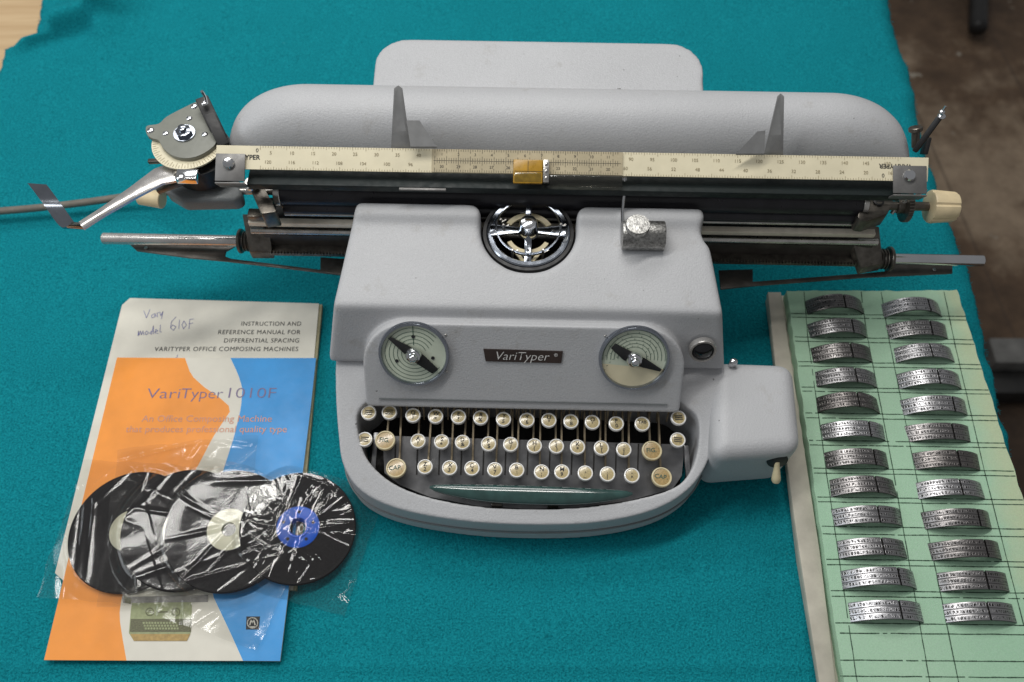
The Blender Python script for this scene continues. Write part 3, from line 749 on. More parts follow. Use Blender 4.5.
b = MB(); x = X(262); k = 0
while x < X(900):
    if not X(433) < x < X(625):
        h_ = .0032 if k % 10 == 0 else (.0025 if k % 5 == 0 else .0016)
        b.stroke([(x, hgt), (x, hgt - h_)], .00032, 0, .0003); b.stroke([(x + .0007, 0), (x + .0007, h_)], .00032, 0, .0003)
        if k % 8 == 4: b.text(str(5 + k // 8 * 5), Matrix.Translation((x, hgt - .0062, .0003)), .0042, 0)
        if k % 9 == 3: b.text(str(120 - k // 9 * 4), Matrix.Translation((x, .0066, .0003)), .0042, 0)
    x += .00235; k += 1
b.build('scale_marks', 'inkfaint', ruler, smooth=0)
b = MB(); b.text('VARITYPER', Matrix.Translation((X(262), hgt * .50, .0003)), .0060, 1, align='RIGHT', offset=.0001)
b.text('0', Matrix.Translation((X(259), hgt * .80, .0003)), .005, 1)
b.text('VARITYPER', Matrix.Translation((X(878), hgt * .62, .0003)) @ Matrix.Rotation(math.pi, 4, 'Z'), .0058, 1, align='RIGHT', offset=.0001)
b.text('0', Matrix.Translation((X(882), hgt * .22, .0003)) @ Matrix.Rotation(math.pi, 4, 'Z'), .005, 1)
b.build('scale_lettering', ['inkfaint', 'ink'], ruler, smooth=0)
b = MB(); b.prism([(X(434), .0002), (X(624), .0002), (X(624), hgt - .0003), (X(434), hgt - .0003)], .0004, .0012)
x = X(437); k = 0
while x < X(621):
    for y0, s_ in ((hgt - .0004, -1), (.0004, 1), (hgt * .52, 1), (hgt * .48, -1)):
        b.stroke([(x, y0), (x, y0 + s_ * (.0035 if k % 5 == 0 else .0019))], .0003, 1, .0014)
    if k % 7 == 3:
        b.text(str(k // 7 + 1), Matrix.Translation((x, hgt * .76, .0014)), .0036, 1); b.text(str(30 - k // 7), Matrix.Translation((x, hgt * .24, .0014)), .0036, 1)
    x += .0021; k += 1
b.stroke([(X(436), hgt * .5), (X(622), hgt * .5)], .0003, 1, .0014)
b.build('scale_overlay', ['scale_tan', 'ink'], ruler, smooth=0)
b = MB(); b.box(((X(551) + X(624)) / 2, -.006, .0015), (X(624) - X(551), .010, .0014)); b.build('clear_guide', 'clear', ruler, bevel=.0004)
b = MB(); b.box((X(530), hgt * .5 - .0095, .004), (X(545) - X(516), .021, .004)); am = b.build('margin_pointer', 'amber', ruler, bevel=.0008)
b = MB(); b.box((X(530), hgt * .5 - .0148, .00435), (X(544) - X(517), .0088, .004)); b.build('pointer_lens', 'amber_dark', ruler, bevel=.0008)
b = MB(); b.box((X(548), hgt * .5 - .0090, .004), (X(551) - X(545.4), .020, .0045))
for yy in (-.006, 0, .006): b.dome((X(548), hgt * .5 - .009 + yy, .0062), .0016)
b.build('pointer_clip', 'chrome_matte', ruler, bevel=.0004)
b = MB(); b.stroke([(X(517), hgt * .5 - .0095), (X(545), hgt * .5 - .0095)], .0004, 0, .0062); b.stroke([(X(530), hgt * .5 - .018), (X(530), hgt * .5)], .0004, 0, .0062); b.build('hairlines', 'ink', ruler, smooth=0)
for (a, c, m_) in (((218.5, 154), (248, 186), 0), ((891, 169), (924, 195), 1)):
    xa, xb = X(a[0]), X(c[0]); b = MB(); b.box(((xa + xb) / 2, (hgt * .62 - .0115) / 2, .0018), (xb - xa, hgt * .62 + .0115, .0014)); b.box(((xa + xb) / 2, -.0132, -.005), (xb - xa, .0014, .015))
    bk = b.build('scale_bracket', 'bracket', ruler, bevel=.0004)
    b = MB(); b.lathe([(.0050, .0025), (.0052, .0045), (.0042, .006), (.0015, .0064)], Matrix.Translation(((xa + xb) / 2 - .001, .004, 0)), 20); b.build('screw', 'chrome', ruler)

# hump-backed paper table, rear cover, paper fingers
prf = [(.209, .176), (.2105, .184), (.2145, .195), (.220, .205), (.227, .2135), (.235, .219), (.244, .222), (.254, .2225), (.264, .220), (.274, .214), (.283, .204), (.289, .191), (.291, .176)]
xl, xr = L(226, 150, .19).x, L(912, 162, .19).x; rl_ = .075; b = MB(); NXX = 90; rows = []
for i in range(NXX + 1):
    t = i / NXX
    if t < .28: a = t / .28 * math.pi / 2; x = xl + rl_ * (1 - math.sin(a) ** 1.0) * 0 + rl_ * (1 - math.cos(a)); s_ = math.sin(a)
    elif t > .72: a = (1 - t) / .28 * math.pi / 2; x = xr - rl_ * (1 - math.cos(a)); s_ = math.sin(a)
    else: x = xl + rl_ + (xr - xl - 2 * rl_) * (t - .28) / .44; s_ = 1
    s_ = max(.02, s_) ** .85; rows.append([b.bm.verts.new((x, .209 + (y - .209) * (.35 + .65 * s_), .176 + (z - .176) * s_)) for y, z in prf])
m_ = len(prf)
for a, c in zip(rows, rows[1:]):
    for k in range(m_): b.face((a[k], a[(k + 1) % m_], c[(k + 1) % m_], c[k]))
b.face(rows[0]); b.face(rows[-1][::-1]); bmesh.ops.recalc_face_normals(b.bm, faces=b.bm.faces)
b.build('paper_table', 'enamel', tw, smooth=70)
zc = .185; tl, tr = L(379, 40, zc), L(697, 46, zc); yb = (tl.y + tr.y) / 2; b = MB(); NB = 14
q0, q1 = L(378, 90, zc), L(699, 95, zc)
out2 = fillet([(q0.x, .19), (q1.x, .19), (tr.x + .004, yb), (tl.x - .002, yb)], [0, 0, .034, .034], 10)
b.prism(out2, .10, zc); bmesh.ops.recalc_face_normals(b.bm, faces=b.bm.faces); rc = b.build('rear_cover', 'enamel', tw); soften(rc, .0022, 9)
b = MB(); b.box((CX, .24, .08), (.28, .12, .09)); b.build('rear_body', 'enamel_dark', tw, bevel=.004)
for base, tip, fl_, sgn in ((((391, 150), (411, 150)), (394.5, 403, 91), ((407, 124), (420, 124), (437, 150), (411, 150)), 1), (((763, 157), (782, 157)), (776, 783, 99), ((764, 134), (756, 135), (735, 157), (763, 157)), -1)):
    P = [L(base[0][0], base[0][1], .212), L(base[1][0], base[1][1], .212), L(tip[1], tip[2] + 1, .256), L((tip[0] + tip[1]) / 2, tip[2] - 2, .257), L(tip[0], tip[2] + 1, .256)]
    P[0].z -= .003
    b = MB(); th = Vector((0, .0006, .0005)); f = [b.bm.verts.new(p - th) for p in P]; g = [b.bm.verts.new(p + th) for p in P]; n = len(P)
    for k in range(n): b.face((f[k], f[(k + 1) % n], g[(k + 1) % n], g[k]))
    b.face(f[::-1]); b.face(g); bmesh.ops.recalc_face_normals(b.bm, faces=b.bm.faces); pf = b.build('paper_finger', simple('grey_painted_finger', (.27, .27, .27), .45, 0, .1, 120), tw, bevel=.0003)
    P = [L(px, py, .236 if py < 140 else .222) for px, py in fl_]; P = [p + Vector((0, 0, -.0)) for p in P]
    b = MB(); f = [b.bm.verts.new(p - Vector((0, 0, .001))) for p in P]; g = [b.bm.verts.new(p + Vector((0, 0, .001))) for p in P]; n = 4
    for k in range(n): b.face((f[k], f[(k + 1) % n], g[(k + 1) % n], g[k]))
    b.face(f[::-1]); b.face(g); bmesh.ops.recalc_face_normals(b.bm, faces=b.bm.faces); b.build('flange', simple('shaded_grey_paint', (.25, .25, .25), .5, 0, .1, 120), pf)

# right end of the carriage: bracket, gear, shaft, cream knob, release lever
kc = L(941, 209, z_pl); yk = kc.y
b = MB(); b.cyl((L(872, 208, z_pl).x, yk, z_pl), (L(928, 209, z_pl).x, yk, z_pl), .0042, 18); b.build('platen_shaft', 'steel_dark', tw)
b = MB(); xk0, xk1 = L(926.5, 209, z_pl).x, L(953.5, 209, z_pl).x; seg = 48; rings = []
for xx, rr in ((xk0, .0105), (xk0 + .001, .0148), (xk0 + .003, .0155), (xk1 - .003, .0140), (xk1 - .001, .0132), (xk1, .011), (xk1, .003)):
    rings.append([b.bm.verts.new((xx, yk + rr * (1 - (.07 if k % 8 == 0 and rr > .0125 else 0)) * math.cos(2 * math.pi * k / seg), z_pl + rr * (1 - (.07 if k % 8 == 0 and rr > .0125 else 0)) * math.sin(2 * math.pi * k / seg))) for k in range(seg)])
for a, c in zip(rings, rings[1:]):
    for k in range(seg): b.face((a[k], a[(k + 1) % seg], c[(k + 1) % seg], c[k]))
b.face(rings[0][::-1]); b.face(rings[-1]); bmesh.ops.recalc_face_normals(b.bm, faces=b.bm.faces); b.build('platen_knob', 'cream', tw, smooth=25)
b = MB(); gx = L(902, 210, z_pl).x; ol = []
for k in range(96): a = 2 * math.pi * k / 96; r_ = .0150 if k % 3 else .0140; ol.append((r_ * math.cos(a), r_ * math.sin(a)))
b.prism(ol, 0, .0045, frame((gx, yk, z_pl), (1, 0, 0), (0, 1, 0))); b.cyl((gx - .006, yk, z_pl), (gx + .009, yk, z_pl), .007); b.build('ratchet_wheel', 'steel_dark', tw)
b = MB(); b.prism(fillet([L(px, py, .163).xy for px, py in ((859, 201), (884, 196), (893, 203), (886, 216), (866, 223), (856, 222))], .004, 4), .145, .163); b.build('side_bracket', 'steel_dark', tw, bevel=.001)
p = L(877, 204, .1635); b = MB(); b.lathe([(.005, 0), (.005, .001), (.0035, .0016), (.0035, .0005)], Matrix.Translation(p), 16); b.build('screw', 'black', tw)
b = MB(); b.tube([L(893, 214, .155), L(902, 205, .166), L(912, 200, .172), L(925, 191, .18)], .0016, 8); b.tube([L(890, 216, .155), L(896, 208, .16), L(903, 203, .168)], .0018, 8); b.build('spring_wire', 'chrome_matte', tw)
b = MB(); b.beam(L(913, 154, .205), L(938, 120, .235), .0048, .006); b.beam(L(922, 157, .19), L(926, 140, .2), .004, .012); lv = b.build('release_lever', 'black', tw, bevel=.001)
b = MB(); p = L(940, 119, .237); b.dome(p, .0036); p2 = L(940.5, 114.5, .241); b.dome(p2, .0025); b.tube([p2, L(944, 109, .246)], .001, 8); b.build('lever_pin', 'chrome', lv)
p, q = L(914, 150, .2), L(914, 134, .212); b = MB(); b.cyl(p, q, .0035, 14); b.cyl(q, q + (q - p).normalized() * .004, .006, 16); b.build('stop_bolt', 'steel_dark', tw)

# left end of the carriage: line-space dial, lever, housing
zl = .205
hb = [L(px, py, .165) for px, py in ((163, 180), (238, 176), (243, 198), (236, 202), (183, 203), (166, 193))]
b = MB(); b.prism([p.xy for p in hb], .148, .165); bmesh.ops.recalc_face_normals(b.bm, faces=b.bm.faces); hs = b.build('spacing_housing', 'enamel_dark', tw, bevel=.004, seg=3)
b = MB(); q = L(207, 168, .17); b.lathe([(.030, 0), (.030, .022)], Matrix.Translation(q), 36); b.build('drum', 'black', hs)
p, q = L(164, 202, .150), L(141, 199, .150); b = MB(); b.cyl(p, q, .0085, 24, r2=.0075); b.build('spacing_knob', 'cream', tw)
c0 = L(187, 137, zl)
b = MB(); rr = .0335; b.prism([(c0.x + .002 + rr * math.cos(R(a)), c0.y - .003 + rr * math.sin(R(a))) for a in range(172, 372, 8)], zl - .006, zl - .0045); dl = b.build('line_space_dial', 'scale', tw)
b = MB()
for a in range(190, 360, 5): b.stroke([((rr - .001) * math.cos(R(a)), (rr - .001) * math.sin(R(a))), ((rr - (.004 if a % 10 else .006)) * math.cos(R(a)), (rr - (.004 if a % 10 else .006)) * math.sin(R(a)))], .0004, 0, zl - .0043, Matrix.Translation((c0.x + .002, c0.y - .003, 0)))
b.build('dial_marks', 'inkfaint', dl, smooth=0)
ptsp = [(147, 132), (149, 128), (160, 126), (168, 119), (185, 110), (197, 104.5), (203, 105), (209, 113), (215, 125), (218, 140), (216, 147), (208, 154), (196, 159.5), (184, 160.5), (173, 157.5), (164, 150), (160, 143), (154, 141), (149, 138)]
b = MB(); b.prism([p.xy for p in spline([L(px, py, zl).to_2d().to_3d() for px, py in ptsp], 4, True)], zl - .0045, zl); bmesh.ops.recalc_face_normals(b.bm, faces=b.bm.faces); cp = b.build('cover_plate', 'olive', tw, bevel=.0006)
for px, py in ((152, 133), (195.5, 109), (190.5, 121), (167, 136), (206, 137)):
    b = MB(); b.dome(L(px, py, zl), .0036 if px in (152, 195.5) else .003, flat=.5); b.build('screw', 'chrome', cp)
q = L(186, 136.5, zl); b = MB(); b.lathe([(.0098, 0), (.0098, .0015)], Matrix.Translation(q), 24); b.lathe([(.0075, .0015), (.0075, .0045), (.0065, .005)], Matrix.Translation(q), 6); b.lathe([(.0035, .005), (.0035, .009), (.002, .0095)], Matrix.Translation(q), 12); b.build('pivot_nut', 'chrome_dark', cp)
b = MB(); b.beam(L(203, 101, .215), L(222, 141, .200), .012, .006); b.beam(L(211, 118, .212), L(226, 150, .2), .010, .012); al = b.build('release_arm', 'black', tw, bevel=.001)
b = MB(); b.tube([L(208, 106, .218), L(206, 99, .225), L(203, 94, .231)], .0014, 8); b.dome(L(205.5, 106, .219), .003); b.build('lever_pin', 'chrome', al)
b = MB(); b.box(L(189, 179, .2), (.019, .011, .008)); b.dome(L(182, 180, .203), .0045); b.build('dial_index', 'chrome', tw, bevel=.0025, seg=3)
# carriage-return lever, a chromed bar with an upturned finger piece
sp_ = [L(px, py, z) for px, py, z in ((177, 174, .192), (160, 179, .192), (135, 195, .190), (105, 214, .187), (83, 228, .185))]
b = MB(); wds = [.0115, .0098, .0068, .0046, .0046]; rows = []
for i, p in enumerate(sp_):
    d = (sp_[min(i + 1, 4)] - sp_[max(i - 1, 0)]).normalized(); n_ = Vector((-d.y, d.x, 0)).normalized()
    rows.append([b.bm.verts.new(p + n_ * s1 * wds[i] + Vector((0, 0, h1))) for s1, h1 in ((-1, -.0018), (-1, .0008), (-.55, .0024), (.55, .0024), (1, .0008), (1, -.0018))])
for a, c in zip(rows, rows[1:]):
    for k in range(6): b.face((a[k], a[(k + 1) % 6], c[(k + 1) % 6], c[k]))
b.face(rows[0]); b.face(rows[-1][::-1]); bmesh.ops.recalc_face_normals(b.bm, faces=b.bm.faces); rl2 = b.build('return_lever', 'rod', tw, smooth=40)
pp = [L(84, 225.5, .186), L(77, 230.5, .183), L(70, 228, .1832), L(56, 209, .185), L(45, 194, .193), L(39.5, 187, .199)]
b = MB(); rows = []
for i, p in enumerate(spline(pp, 5)):
    n_ = Vector((.93, .36, -.58)) * .0064
    rows.append([b.bm.verts.new(p + n_ * s1 + Vector((0, 0, h1))) for s1, h1 in ((-1, -.001), (-1, .001), (1, .001), (1, -.001))])
for a, c in zip(rows, rows[1:]):
    for k in range(4): b.face((a[k], a[(k + 1) % 4], c[(k + 1) % 4], c[k]))
b.face(rows[0]); b.face(rows[-1][::-1]); bmesh.ops.recalc_face_normals(b.bm, faces=b.bm.faces); b.build('finger_piece', 'chrome_dark', rl2, smooth=40)
b = MB(); b.beam(L(158, 191, .176), L(196, 177, .180), .011, .006); b.beam(L(176, 163, .19), L(150, 164, .188), .004, .004); b.dome(L(178, 175, .196), .004); b.build('lever_bracket', 'steel_dark', rl2, bevel=.0008)
b = MB(); b.prism(fillet([L(px, py, .172).xy for px, py in ((248, 184), (262, 184), (278, 214), (262, 216))], .002, 3), .15, .172); b.build('side_bracket', 'steel_dark', tw, bevel=.001)
b = MB(); b.ring(Matrix.Translation(L(253, 187, .174)), .003, .0075, .003, 24); b.build('bracket_eye', 'chrome_matte', tw)
b = MB(); b.box(L(258, 217, .142), (.016, .010, .008)); b.box(L(272, 211, .148), (.006, .014, .012)); b.box(L(286, 208, .15), (.005, .006, .01)); b.build('latch_block', 'steel_dark', tw, bevel=.0012)

# cord running off to the left
b = MB(); cp_ = [at(px, py, z) for px, py, z in ((-60, 215, .020), (20, 209.5, .020), (80, 203, .021), (130, 196, .024), (165, 192, .034), (215, 190, .06))]
b.tube(spline(cp_, 8), .0042, 14); tag(b.build('power_cord', 'cord'), 'grey cord leaving the left end of the typewriter', 'cord')

# ------------------------------------------------------------------ manual and brochure
def flat(px, py, z, o): q = at(px, py, z); return (q.x - o.x, q.y - o.y)
zm = .0095; o0 = at(222, 303, 0)
mn = thing('manual', 'old white instruction manual with pen writing, under the orange and blue brochure', 'booklet', (o0.x, o0.y, .004))
cor = [flat(px, py, zm, o0) for px, py in ((130, 299), (322, 304), (296, 590), (66, 584), (56, 574), (123, 306))]
cz = zm - .004
b = MB(); b.prism(cor, .0, cz - .0008); b.build('page_block', 'pages', mn, smooth=0)
b = MB(); b.prism([(x * 1.0, y) for x, y in [flat(px, py, zm, o0) for px, py in ((130, 298), (319, 303.5), (293, 590), (68, 585), (55, 573), (122, 305))]], cz - .0008, cz)
cv = b.build('cover', 'paper', mn, smooth=0)
def txt_px(mb, s_, px, py, h, mat, z, o_, align, **kw):
    q = flat(px, py, zm if o_ is o0 else zbr, o_); mb.text(s_, Matrix.Translation((q[0], q[1], z)), h, mat, align=align, **kw)
b = MB()
for s_, px, py, ex in (('INSTRUCTION AND', 301.5, 324, 1.), ('REFERENCE MANUAL FOR', 300.5, 332.4, 1.), ('DIFFERENTIAL SPACING', 299.5, 340.8, 1.), ('VARITYPER OFFICE COMPOSING MACHINES', 298.5, 349.3, 1.)):
    q = flat(px, py, zm, o0)
    wpx = {'INSTRUCTION AND': 63, 'REFERENCE MANUAL FOR': 86, 'DIFFERENTIAL SPACING': 78, 'VARITYPER OFFICE COMPOSING MACHINES': 149}[s_]
    cu_w = wpx / 985.; t_ = MB(); t_.text(s_, Matrix(), .0078, 0, align='RIGHT', space=1.1)
    xs = [v.co.x for v in t_.bm.verts]; f = cu_w / (max(xs) - min(xs)); tmp = bpy.data.meshes.new('t')
    t_.bm.transform(Matrix.Translation((q[0], q[1], cz + .0003)) @ Matrix.Diagonal((f, .94, 1, 1))); t_.bm.to_mesh(tmp); t_.bm.free(); b.bm.from_mesh(tmp); bpy.data.meshes.remove(tmp)
for f in b.bm.faces: f.material_index = 0
pen = [[(144, 311), (146.5, 318), (150, 309.5)], [(154, 314), (151.5, 315.5), (152, 318), (154.5, 317), (155, 313.5), (156, 317)], [(157.5, 317), (157, 313.5), (159, 312.5)], [(160, 312), (160.8, 316), (163, 311.5), (161.5, 319)],
       [(138, 336), (138.5, 331), (139, 335.5), (140.5, 331), (141.5, 335), (143, 331), (144, 335)], [(147, 331), (145, 333), (146.5, 335), (148.5, 333), (147, 331)], [(152, 331), (149.8, 333), (151.5, 334.5), (153.5, 326), (153.5, 334)], [(155, 332), (158, 331), (156, 329.5), (155, 333), (158.5, 333.5)], [(160.5, 325), (160, 332), (161.5, 332)],
       [(176, 317), (171.5, 322), (170.5, 328), (173.5, 330.5), (176, 327), (173, 325), (171, 327)], [(179.5, 320), (178.8, 329)], [(184, 321), (182, 325), (183.5, 329), (186.5, 325), (184, 321)], [(189, 329), (189.8, 319.5), (194, 319)], [(189.4, 324), (193, 323)], [(168, 360), (177, 357.5), (177.5, 355)]]
for st in pen:
    b.stroke([flat(px, py, zm, o0) for px, py in st], .00055, 1, cz + .0003)
b.build('cover_lettering', ['ink', 'ink_pen'], cv, smooth=0)

zbr = .0125; o1 = at(180, 510, 0)
br = thing('brochure', 'orange, white and blue printed brochure with typewriter picture lying on the manual', 'brochure', (o1.x, o1.y, .004))
bz = zbr - .004
bf = lambda px, py: flat(px, py, zbr, o1)
TL, TR, BR, BL = (117, 357.5), (316, 358), (280, 661), (44, 660)
b = MB(); b.prism([bf(*p) for p in (TL, TR, (311, 404), BR, BL)], bz - .0022, bz - .0003); b.build('leaves', 'paper', br, smooth=0)
ow_ = [(185, 358), (191, 375), (204, 387), (219, 397), (232, 408.7), (225, 419), (213, 437), (199, 464), (172, 510), (146, 552), (124, 590), (119.5, 608), (120, 622), (123, 641), (126.5, 660.5)]
wb = [(230.5, 358), (238, 374), (242.5, 388), (241, 408), (234, 437), (223, 471), (212, 515), (207, 555), (213, 596), (231, 634), (243, 660.8)]
ow_ = [bf(*p) for p in ow_]; wb = [bf(*p) for p in wb]
b = MB()
def strip(l, r, mat, n=40):
    l = resample([Vector((*p, 0)) for p in l], n, False); r = resample([Vector((*p, 0)) for p in r], n, False)
    vl = [b.bm.verts.new((p.x, p.y, bz)) for p in l]; vr = [b.bm.verts.new((p.x, p.y, bz)) for p in r]
    for k in range(n - 1): b.face((vl[k], vl[k + 1], vr[k + 1], vr[k]), mat)
strip([bf(*TL), bf(*BL)], ow_, 0); strip(ow_, wb, 1); strip(wb, [bf(*TR), bf(311, 404), bf(*BR)], 2)
cv = b.build('cover', ['orange', 'white_print', 'blue'], br, smooth=0)
b = MB(); zz = bz + .0003
def fit(s_, px0, px1, py, hgt_, mat, **kw):
    t_ = MB(); t_.text(s_, Matrix(), .01, 0, align='LEFT', **kw); xs = [v.co.x for v in t_.bm.verts]; a, c = bf(px0, py), bf(px1, py)
    f = (c[0] - a[0]) / (max(xs) - min(xs)); t_.bm.transform(Matrix.Translation((a[0], a[1], zz)) @ Matrix.Diagonal((f, hgt_ / .01, 1, 1)) @ Matrix.Translation((-min(xs), 0, 0)))
    tmp = bpy.data.meshes.new('t'); t_.bm.to_mesh(tmp); t_.bm.free(); n0 = len(b.bm.faces); b.bm.from_mesh(tmp); bpy.data.meshes.remove(tmp); b.bm.faces.ensure_lookup_table()
    for f_ in b.bm.faces[n0:]: f_.material_index = mat
fit('Vari', 147, 180, 394, .0165, 0, offset=-.00013); fit('Typer', 181, 223, 394, .0165, 0, offset=-.00013); fit('1010F', 229, 276, 393.5, .0165, 0, offset=-.00013)
fit('An Office Composing Machine', 142, 272, 419, .0100, 1)
fit('that produces professional quality type', 126, 287, 429.5, .0100, 1)
b.build('cover_lettering', ['ink_purple', 'ink_soft'], cv, smooth=0); b = MB()
def poly(pts, mat, dz=0.): b.sheet([(*bf(*p), zz + dz) for p in pts], mat)
poly([(133, 598), (190, 597), (192, 606), (191, 632), (187, 641), (134, 641), (129, 633), (131, 610)], 2)
poly([(131, 619), (192, 619), (191, 632), (130, 632)], 3, .0002); poly([(130.5, 634), (190.5, 634), (187, 641), (134, 641)], 5, .0002)
poly([(122, 597), (208, 595), (208, 602), (123, 603)], 4, .0001); poly([(124, 596), (132, 599), (131, 604), (125, 603)], 3, .0002)
for r_ in range(3):
    for k in range(12): poly([(143 + k * 2.9 + r_, 622 + r_ * 2.8), (145 + k * 2.9 + r_, 622 + r_ * 2.8), (145 + k * 2.9 + r_, 624 + r_ * 2.8), (143 + k * 2.9 + r_, 624 + r_ * 2.8)], 2, .0004)
for cx_ in (150, 176):
    b.stroke([bf(cx_ + 4 * math.cos(R(a)), 612 + 3.8 * math.sin(R(a))) for a in range(0, 361, 30)], .0006, 3, zz + .0003); b.stroke([bf(cx_ - 2, 613), bf(cx_, 610), bf(cx_ + 2, 613)], .0006, 3, zz + .0003)
b.stroke([bf(158, 612), bf(168, 612)], .001, 3, zz + .0003)
b.build('machine_picture', ['ink_purple', 'ink_soft', 'print_green', 'print_dark', 'bracket', 'print_tan', 'ink', 'white_print'], cv, smooth=0); b = MB()
poly([(246.5, 616.5), (260, 616.5), (259, 629.5), (246, 629.5)], 4 if False else 6)
b.stroke([bf(252.7 + 5.2 * math.cos(R(a)), 623 + 5.2 * math.sin(R(a))) for a in range(0, 361, 20)], .0009, 7, zz + .0003)
b.stroke([bf(250, 625), bf(251.2, 620), bf(252.6, 623), bf(254, 620), bf(255.3, 625)], .0009, 7, zz + .0003); b.stroke([bf(250, 627), bf(255.5, 627)], .0008, 7, zz + .0003)
b.build('emblem', ['ink_purple', 'ink_soft', 'print_green', 'print_dark', 'bracket', 'print_tan', 'ink', 'white_print'], cv, smooth=0)

# ------------------------------------------------------------------ ribbon spools and their bags
SP = []
def spool(px, py, z, r, hubmat, rx, ry, label, holes):
    c = at(px, py, z); t = thing('ribbon_spool', label, 'ribbon spool', c, 0, 'ribbon spools on the brochure'); t.rotation_euler = (R(rx), R(ry), 0)
    b = MB(); h = .0055
    pr = [(.0195, 0), (r - .0005, 0), (r, .0006), (r, h - .0006), (r - .0005, h)] + [(r - .0005 - (r - .020) * k / 12, h - .0003 * (k % 2)) for k in range(1, 13)] + [(.0195, 0)]
    b.lathe(pr, Matrix(), 72, 0, False, False); b.build('ribbon', 'ribbon', t)
    b = MB(); b.lathe([(.0065, .0005), (.0194, .0005), (.0196, h + .0002), (.0185, h + .0006), (.0085 if holes else .0066, h + .0006), (.008 if holes else .0062, h - .001), (.0065, .0005)], Matrix(), 40, 0, False, False)
    if holes:
        for k in range(5): b.lathe([(.0016, h + .0006), (.0016, h + .0009)], Matrix.Translation((.0142 * math.cos(R(72 * k + 20)), .0142 * math.sin(R(72 * k + 20)), 0)), 12, 1)
        b.ring(Matrix.Translation((0, 0, h + .0002)), .0082, .0108, .0014, 32)
    b.build('hub', [hubmat, 'ink'], t); SP.append((c, r, h, rx, ry)); return t
spool(133, 532, .0130, .0575, 'hubcream', 0, 0, 'leftmost black ribbon spool, lowest of the overlapping row, in clear plastic', False)
spool(186, 530, .0165, .0575, 'hubcream', 0, 3.5, 'second black ribbon spool from the left, its hub mostly hidden, in clear plastic', False)
spool(230, 531, .0195, .0575, 'hubcream', 0, 5, 'black ribbon spool with open cream hub beside the blue hubbed spool', False)
spool(298.5, 528.5, .0152, .0530, 'hubblue', 0, 8, 'smaller black ribbon spool with bright blue hub, topmost of the row', True)
def bag(idx, ext, ang, seed, label, amp, fx, fy, ground=.0140, nf=17, rad=.12, tight=False):
    c, r, h, rx, ry = SP[idx]; b = MB(); N = 170; rows = []; rg = random.Random(seed); folds = []
    for k in range(nf):                                      # sharp creases in the film
        a = rg.uniform(0, math.pi); o_ = Vector((rg.uniform(-ext[2], ext[2]) + ext[0], rg.uniform(-ext[3], ext[3]) + ext[1]))
        if rg.random() < rad: a = math.atan2(o_.y, o_.x) + rg.uniform(-.3, .3)
        ln = (rg.uniform(.012, .05) if rg.random() > rad else rg.uniform(.006, .022)) if tight else rg.uniform(.02, .075)
        folds.append((o_, Vector((math.cos(a), math.sin(a))), ln, rg.uniform(.0009, .002) if tight else rg.uniform(.0012, .003), rg.uniform(.4, 1.3) * rg.choice((-1, 1, 1)) * amp * (.75 if tight else .42), rg.uniform(-.02, .02)))
    if tight:
        for k in range(8): folds.append((Vector((rg.uniform(-.024, .024), rg.uniform(-.012, .012))), Vector((.30 + rg.uniform(-.1, .1), .95)).normalized(), rg.uniform(.03, .055), .0012, amp * rg.uniform(.9, 1.5), 0))
    ca, sa = math.cos(R(ang)), math.sin(R(ang))
    for j in range(N + 1):
        row = []
        for i in range(N + 1):
            u_, v_ = (2 * i / N - 1), (2 * j / N - 1)
            jx = 1 + .04 * noise.noise((v_ * 3, seed, 1)); jy = 1 + .04 * noise.noise((u_ * 3, seed, 5))
            lx, ly = ext[0] + u_ * ext[2] * jx, ext[1] + v_ * ext[3] * jy
            x, y = ca * lx - sa * ly, sa * lx + ca * ly
            d = math.hypot(x, y); top = c.z + h + .0012 - math.tan(R(ry)) * x
            q = Vector((x * fx, y * fy, seed))
            if tight: wr = noise.noise(q * 20) * amp * .5 + (abs(noise.noise(q * 75)) * amp * .5 if x < -.012 else 0)
            else: wr = (noise.noise(q * 11) + .55 * noise.noise(q * 27 + Vector((0, 0, 3)))) * amp * 1.5
            fine = noise.noise(q * 130) * amp * (.08 if tight else .04)
            fo_ = 0
            for o_, d_, ln, fw, fh, cv_ in folds:
                rx_, ry_ = x - o_.x, y - o_.y; t_ = rx_ * d_.x + ry_ * d_.y
                if -ln < t_ < ln:
                    n_ = ry_ * d_.x - rx_ * d_.y - cv_ * (t_ * t_) * 20
                    if abs(n_) < fw * 3: fo_ += fh * math.exp(-(n_ / fw) ** 2 if not tight else -abs(n_) / fw) * (1 - abs(t_) / ln)
            wr = wr + fo_ + (0 if tight else amp)
            if d < r: z = max(top + .0002, top + .0012 + wr * .8 + fine * .6)
            else:
                e = min(1, (d - r) / (.020 if idx == 3 else .014)); e = e * e * (3 - 2 * e)
                z = top * (1 - e) + ground * e + .0008 + wr * (.8 + 1.2 * e) + fine * (1 + e) + .0008 * e
                z = max(z, ground + .0004)
            row.append(b.bm.verts.new((c.x + x, c.y + y, z)))
        rows.append(row)
    for j in range(N):
        for i in range(N): b.face((rows[j][i], rows[j][i + 1], rows[j + 1][i + 1], rows[j + 1][i]))
    o = b.build('plastic_bag', 'film_tight' if tight else 'film', smooth=0); o.data.shade_smooth(); tag(o, label, 'plastic bag', 'clear bags round the ribbon spools'); return o
bag(0, (.004, -.0, .070, .066), -4, 3.1, 'crumpled clear bag round the leftmost ribbon spool', .0016, 1, .6)
bag(1, (-.004, .012, .068, .076), 6, 7.7, 'crumpled clear bag round the second ribbon spool, reaching highest over the brochure', .0016, .7, 1)
bag(2, (.002, -.014, .068, .074), -18, 12.3, 'clear bag round the cream hubbed spool, its corner over the printed typewriter', .0016, 1, .7)
